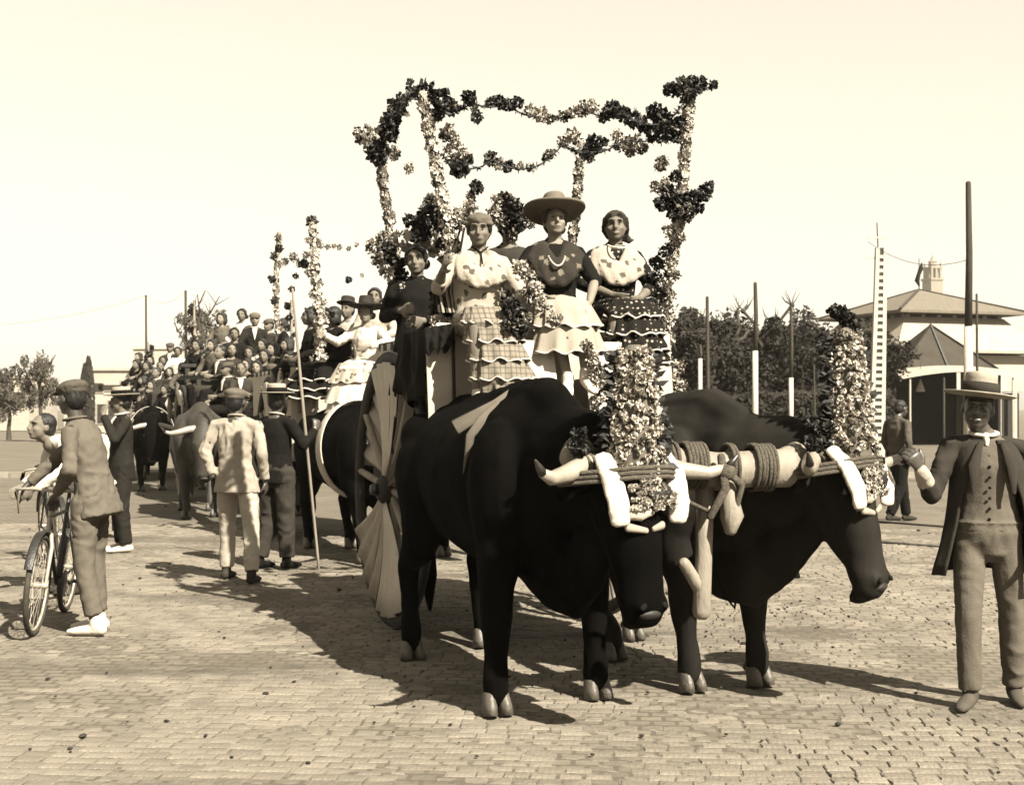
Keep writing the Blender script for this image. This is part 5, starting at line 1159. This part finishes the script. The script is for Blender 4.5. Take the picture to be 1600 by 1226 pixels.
bicycle('bicycle with bright fork and brake levers steered by the man in the flat cap', V(((52 - 800) / FPX * 8.8, 8.8, 0)), R_(8), R_(5))
bicycle('second bicycle farther back behind the boy in white', V(((98 - 800) / FPX * 12.4, 12.4, 0)), R_(28), R_(-3))

# ================================================================ second, third and fourth carts with their teams
ox('black ox with white girth band, drawing the second cart', rs(.78, 4.55), YAW + R_(8), 'ox', ((-.05, 0, 0), (.18, 0, 0), (.1, 0, 0), (-.12, 0, 0)), (R_(5), 0), .97, .024, girth=-.15)
ox('far ox of the second team, mostly hidden by the first cart wheel', rs(1.85, 4.7), YAW, 'ox', ((.1, 0, 0), (-.1, 0, 0), (-.1, 0, 0), (.12, 0, 0)), (0, 0), .95, .03)
c2 = cart('second flower-decked cart, white cloth front, behind the banded ox', .35, 7.0)
inv2 = c2.matrix_basis.inverted()
drape(c2, 'front_cloth', M['drape'], (-.78, -1.21, 2.04), (.78, -1.21, 2.04), 1.1, .04, 4, .08, 4.2)
drape(c2, 'hanging_cloth', M['white'], (.02, -1.30, 2.0), (.76, -1.30, 2.0), .95, .05, 3, .1, 5.0)
a2 = wrap_post(c2, inv2, [at(434, 520, 16.2), at(431, 440, 16.2), at(436, 365, 16.2)], [.05, .05, .04], 200, BL)
b2 = wrap_post(c2, inv2, [at(500, 560, 14.3), at(498, 480, 14.3), at(492, 420, 14.3), at(488, 350, 14.3)], [.09, .085, .07, .05], 420, BL)
for tok in ("435,372,6,M 436,388,6,D 428,400,7,M 440,412,6,L 425,436,6,D 428,470,6,D 445,408,7,M 458,402,7,M 468,412,7,M 478,398,6,L 487,345,8,D 490,365,8,M 482,375,6,L 497,378,6,L 476,412,7,D 492,388,8,L 462,431,5,D 456,452,5,D 449,477,5,D 500,384,6,M 512,386,5,M 522,384,4,L 530,386,5,M 545,388,5,M 557,382,4,L 545,437,5,D 565,430,4,L 484,425,8,L 496,440,9,L 502,470,9,L 490,460,8,L 505,500,9,L 500,530,9,L").split():
    a, b, c, d = tok.split(','); cluster(float(a), float(b), float(c), 14.6, d, c2, inv2)
sc = 1.0
p = P_('woman in a broad dark hat and puffy white dress on the second cart', wpos(570, 487, 14.4, sc), -14, sit(elL=(-.30, -.05, .86), wrL=(-.38, -.28, .93), elR=(.30, -.05, .86), wrR=(.15, -.3, .80)), sc, hyaw=6, skin='skin_lt', vox=.012)
p.body(); p.hair('hair', 'bun'); p.hat('feltd', 'wide', 'black', -4, br=.22, crown=.12); p.jacket('white', hem=0, wr=.012, name='blouse'); p.lap('white'); p.skirt([(0, -.25, .62), (0, -.34, .40), (0, -.38, .18), (0, -.38, -.02)], [(.20, .13), (.25, .15), (.28, .16), (.30, .17)], ['floral', 'white', 'white'])
p = P_('woman smiling behind the broad dark hat on the second cart', wpos(585, 462, 15.4, sc), 0, sit(), sc, hyaw=0, vox=.012)
p.body(); p.hair('hair', 'bun'); p.jacket('cream', name='blouse'); p.lap('dark')
p = P_('woman in black with scalloped white-edged skirt at the left of the second cart', wpos(516, 492, 14.9, sc), -35, sit(), sc, hyaw=-30, vox=.012)
p.body(); p.hair('hair', 'bob'); p.jacket('black', name='blouse'); p.lap('black'); p.shawl('black', low=.4, back=.4, rx=.25); p.skirt([(0, -.26, .60), (0, -.34, .44), (0, -.38, .33), (0, -.38, .24)], [(.21, .13), (.24, .14), (.26, .15), (.27, .15)], ['black'], 'white', waves=7, amp=.03, trimr=.010)
p = P_('rider in a round dark hat behind the left flower post of the second cart', wpos(541, 482, 15.8, sc), -20, sit(), sc, vox=.014)
p.body(); p.hair('hair', 'short'); p.hat('feltd', 'flat', None, -10, br=.14, crown=.09); p.jacket('cream'); p.trousers('dark')
p = P_('person in black with bobbed hair left of the pale flower post of cart two', wpos(482, 492, 15.2, sc), -60, sit(), sc, hyaw=-20, vox=.014)
p.body(); p.hair('hair', 'bob'); p.jacket('black'); p.lap('black')
# third team and cart
ox('brown-backed ox of the third team behind the man in pale clothes', rs(-.12, 10.6), YAW + R_(-4), 'oxbr', ((-.05, 0, 0), (.18, 0, 0), (.1, 0, 0), (-.12, 0, 0)), (R_(0), 0), .97, .03)
ox('dark ox of the third team nearer the middle of the road', rs(1.0, 10.6), YAW, 'ox', ((.1, 0, 0), (-.1, 0, 0), (-.1, 0, 0), (.12, 0, 0)), (0, 0), .95, .035)
c3 = cart('third cart crowded with young passengers, edge-on wheel at its left', .0, 13.7, ztop=1.95, side='dark')
ox('ox with white girth band drawing the fourth cart', rs(-.25, 17.2), YAW + R_(-4), 'ox', ((-.05, 0, 0), (.18, 0, 0), (.1, 0, 0), (-.12, 0, 0)), (R_(0), 0), .95, .04, girth=-.35)
ox('dark ox beside the girth-banded ox of the fourth team', rs(.85, 17.2), YAW, 'oxbr', ((.1, 0, 0), (-.1, 0, 0), (-.1, 0, 0), (.12, 0, 0)), (0, 0), .95, .04)
c4 = cart('fourth cart far back with a crowd of riders', -.1, 20.6, ztop=1.9, side='dark')
for cc in (c3, c4):
    drape(cc, 'front_cloth', M['dark'], (-.74, -1.21, 1.95), (.74, -1.21, 1.95), .95, .04, 4, .05, 4.2)
    MB().box((0, -.35, 1.75), (1.44, .34, .06)).build('bench', M['woodd'], cc, False); MB().box((0, .35, 2.05), (1.44, .34, .06)).build('bench', M['woodd'], cc, False); MB().box((0, 1.2, 2.35), (1.44, .34, .06)).build('bench', M['woodd'], cc, False)
    for q_ in (-.6, .6):
        for y_, h_ in ((-.35, .55), (.35, .85), (1.2, 1.15)): MB().box((q_, y_, 1.19 + h_ / 2), (.08, .3, h_)).build('bench_leg', M['woodd'], cc, False)
# riders: a few low-detail models, copied
def rider_proto(i, top, low, hair, hat, female, vox=.018):
    p = P_('-', V((0, 0, 0)), 0, sit(elR=(.25, -.02, .78), wrR=(.14, -.24, .70 + .05 * (i % 3)), elL=(-.25, -.02, .78), wrL=(-.14, -.22, .68)), 1, vox=vox, skin='skin' if i % 2 else 'skin_lt', name='person'); p.fine = False
    p.body(hL=dict(hide=False), hR=dict(hide=False)); p.hair('hair' if i % 3 else 'hair_br', hair)
    if hat: p.hat(*hat)
    p.jacket(top, hem=.02, vox=.018, name='blouse' if female else 'jacket'); (p.lap(low) if female else p.trousers(low, vox=.018))
    if not female: p.collar('white', .066)
    return p.t
PR = {}
spec = [('grey', 'black', 'bob', None, True), ('white', 'black', 'bun', None, True), ('char', 'black', 'short', ('grey', 'cap'), False), ('black', 'black', 'bun', None, True), ('florald', 'dark', 'bob', None, True), ('dark', 'black', 'short', None, False), ('mid', 'black', 'bob', None, True), ('dark', 'black', 'short', ('mid', 'cap'), False)]
tops = ['grey', 'white', 'charcoal', 'black', 'dark flowered cloth', 'dark brown', 'mid-brown', 'dark cap and jacket']
hairs = ['with bobbed dark hair', 'with hair tied in a bun', 'in a pale flat cap', 'with black tied-back hair', 'with bobbed hair', 'bareheaded', 'with bobbed dark hair', 'in a flat cap']
# (px, py, Y, kind, yaw, extra) - head positions of the riders seen above the third and fourth carts
R3 = [(345, 497, 22.9, 0, -20, 'highest at the left of third cart'), (377, 493, 22.9, 1, -5, 'second of the top row on third cart'), (398, 503, 22.6, 2, 10, 'with pale shirt front, centre of top row, third cart'), (418, 506, 22.8, 7, -30, 'right of the pale cap on third cart'),
      (438, 502, 21.8, 3, -70, 'in profile at the right end of third cart'), (330, 533, 22.0, 6, -30, 'left below the top row of third cart'), (342, 552, 21.2, 5, -40, 'leaning out at the left rail of third cart'), (362, 549, 21.4, 4, 20, 'laughing in the middle row of third cart'), (388, 548, 21.5, 3, 0, 'middle row of the third cart under the man in the cap'),
      (408, 540, 21.7, 1, -15, 'middle row right of third cart'), (425, 545, 21.3, 4, -40, 'lower right of third cart'), (447, 538, 20.9, 0, -60, 'at the far right rail of third cart'), (352, 575, 20.7, 7, -50, 'front row, at left rail of third cart'), (376, 580, 20.7, 5, 10, 'in the front row centre of third cart'), (400, 578, 20.8, 6, 0, 'in the front row right of third cart'), (322, 556, 22.4, 3, -60, 'looking out over the left side of third cart'), (306, 540, 23.4, 3, -20, 'at the rear left corner of third cart'),
      (315, 575, 22.2, 5, -45, 'low at the left rail, third cart, beside its wheel'), (336, 580, 21.6, 4, -20, 'second from left in the front row of third cart'), (366, 522, 22.3, 3, 10, 'between the top two rows, left of the cap, third cart'), (412, 560, 21.2, 3, -10, 'squeezed between middle and front rows of third cart'), (424, 582, 20.7, 7, 10, 'front row, just left of the boater, third cart'), (384, 566, 21.1, 0, -25, 'centre, between front and middle rows of third cart'), (298, 562, 23.6, 6, -40, 'last at the left of third cart'), (450, 560, 20.8, 3, -40, 'low at the right rail of third cart')]
R4 = [(215, 553, 29.5, 6, -30, 'outermost left of fourth cart'), (234, 562, 29.0, 0, 0, 'second from the left on fourth cart'), (254, 560, 28.8, 3, 20, 'third from the left on fourth cart'), (277, 545, 28.4, 1, 10, 'highest in the middle of fourth cart'), (296, 552, 28.0, 7, -10, 'right of the highest rider of fourth cart'),
      (243, 584, 28.0, 5, -30, 'lower left on fourth cart'), (222, 590, 28.6, 4, -60, 'at the left rail of fourth cart'), (264, 578, 27.8, 4, 0, 'centre of fourth cart'), (285, 572, 27.6, 6, 15, 'just right of centre on fourth cart'), (307, 578, 27.4, 0, 10, 'right side of the fourth cart, lower row'),
      (256, 604, 27.2, 3, -20, 'front row left of fourth cart'), (280, 600, 27.0, 1, 0, 'front row centre of fourth cart'), (303, 602, 26.9, 5, 20, 'front row right of fourth cart'), (318, 590, 27.0, 3, 0, 'right end of the fourth cart behind the third wheel'), (265, 545, 30.5, 7, 0, 'farthest rider at the back of fourth cart'),
      (228, 574, 28.7, 3, -20, 'third head in left column, fourth cart'), (250, 570, 28.3, 5, 10, 'below the third head from the left, fourth cart'), (272, 562, 28.6, 3, 0, 'just under the highest rider, fourth cart'), (292, 588, 27.4, 4, -10, 'lower right of centre, fourth cart'), (236, 604, 27.9, 6, -30, 'lowest at the left, fourth cart'), (212, 572, 29.4, 3, -30, 'far left edge, second row, fourth cart'), (268, 596, 27.6, 0, 20, 'between two front row riders of fourth cart'), (305, 562, 28.0, 3, 0, 'right end of the top row, fourth cart')]
# flower posts and small garlands among the far carts
for cc, PX in ((c3, ((303, 470, 23.5), (455, 470, 21))), (c4, ((232, 535, 29), (325, 520, 27.5)))):
    iv_ = cc.matrix_basis.inverted()
    for (x_, y_, Y_) in PX:
        for k in range(9): cluster(x_ + fr.uniform(-7, 7), y_ + k * 9 + 8, fr.uniform(4, 7), Y_, fr.choice('MMDL'), cc, iv_)
        MB().tube([iv_ @ at(x_, y_, Y_), iv_ @ at(x_ + 2, y_ + 110, Y_)], [.02, .03], 6).build('post', M['wood'], cc)
for grp, L_ in (('young riders crowding the third cart', R3), ('riders crowding the fourth cart', R4)):
    for (px, py, Y, k, yw, ex) in L_:
        if k not in PR: PR[k] = rider_proto(k, *spec[k]); t = PR[k]
        else: t = copytree(PR[k])
        t.location = wpos(px, py, Y, 1.0); t.rotation_euler = (0, 0, R_(yw)); t['group'] = grp; s_ = random.uniform(.95, 1.05); t.scale = (s_,) * 3
        t['label'] = 'rider in %s, %s' % (tops[k], ex); t['category'] = 'person'
# ---------------------------------------------------------------- haze: one closed box of even pale air
hm = bpy.data.materials.new('haze_air'); hm.use_nodes = True; hn = hm.node_tree; hn.nodes.clear()
hv = hn.nodes.new('ShaderNodeVolumePrincipled'); ho = hn.nodes.new('ShaderNodeOutputMaterial'); hn.links.new(hv.outputs[0], ho.inputs['Volume'])
hv.inputs['Color'].default_value = (1, .93, .78, 1); hv.inputs['Density'].default_value = .0003; hv.inputs['Anisotropy'].default_value = .2
hz_ = MB().box((0, 225, 31.5), (700, 510, 65)).build('haze', hm, None, False); hz_['kind'] = 'stuff'; hz_['label'] = 'thin pale haze over the street'
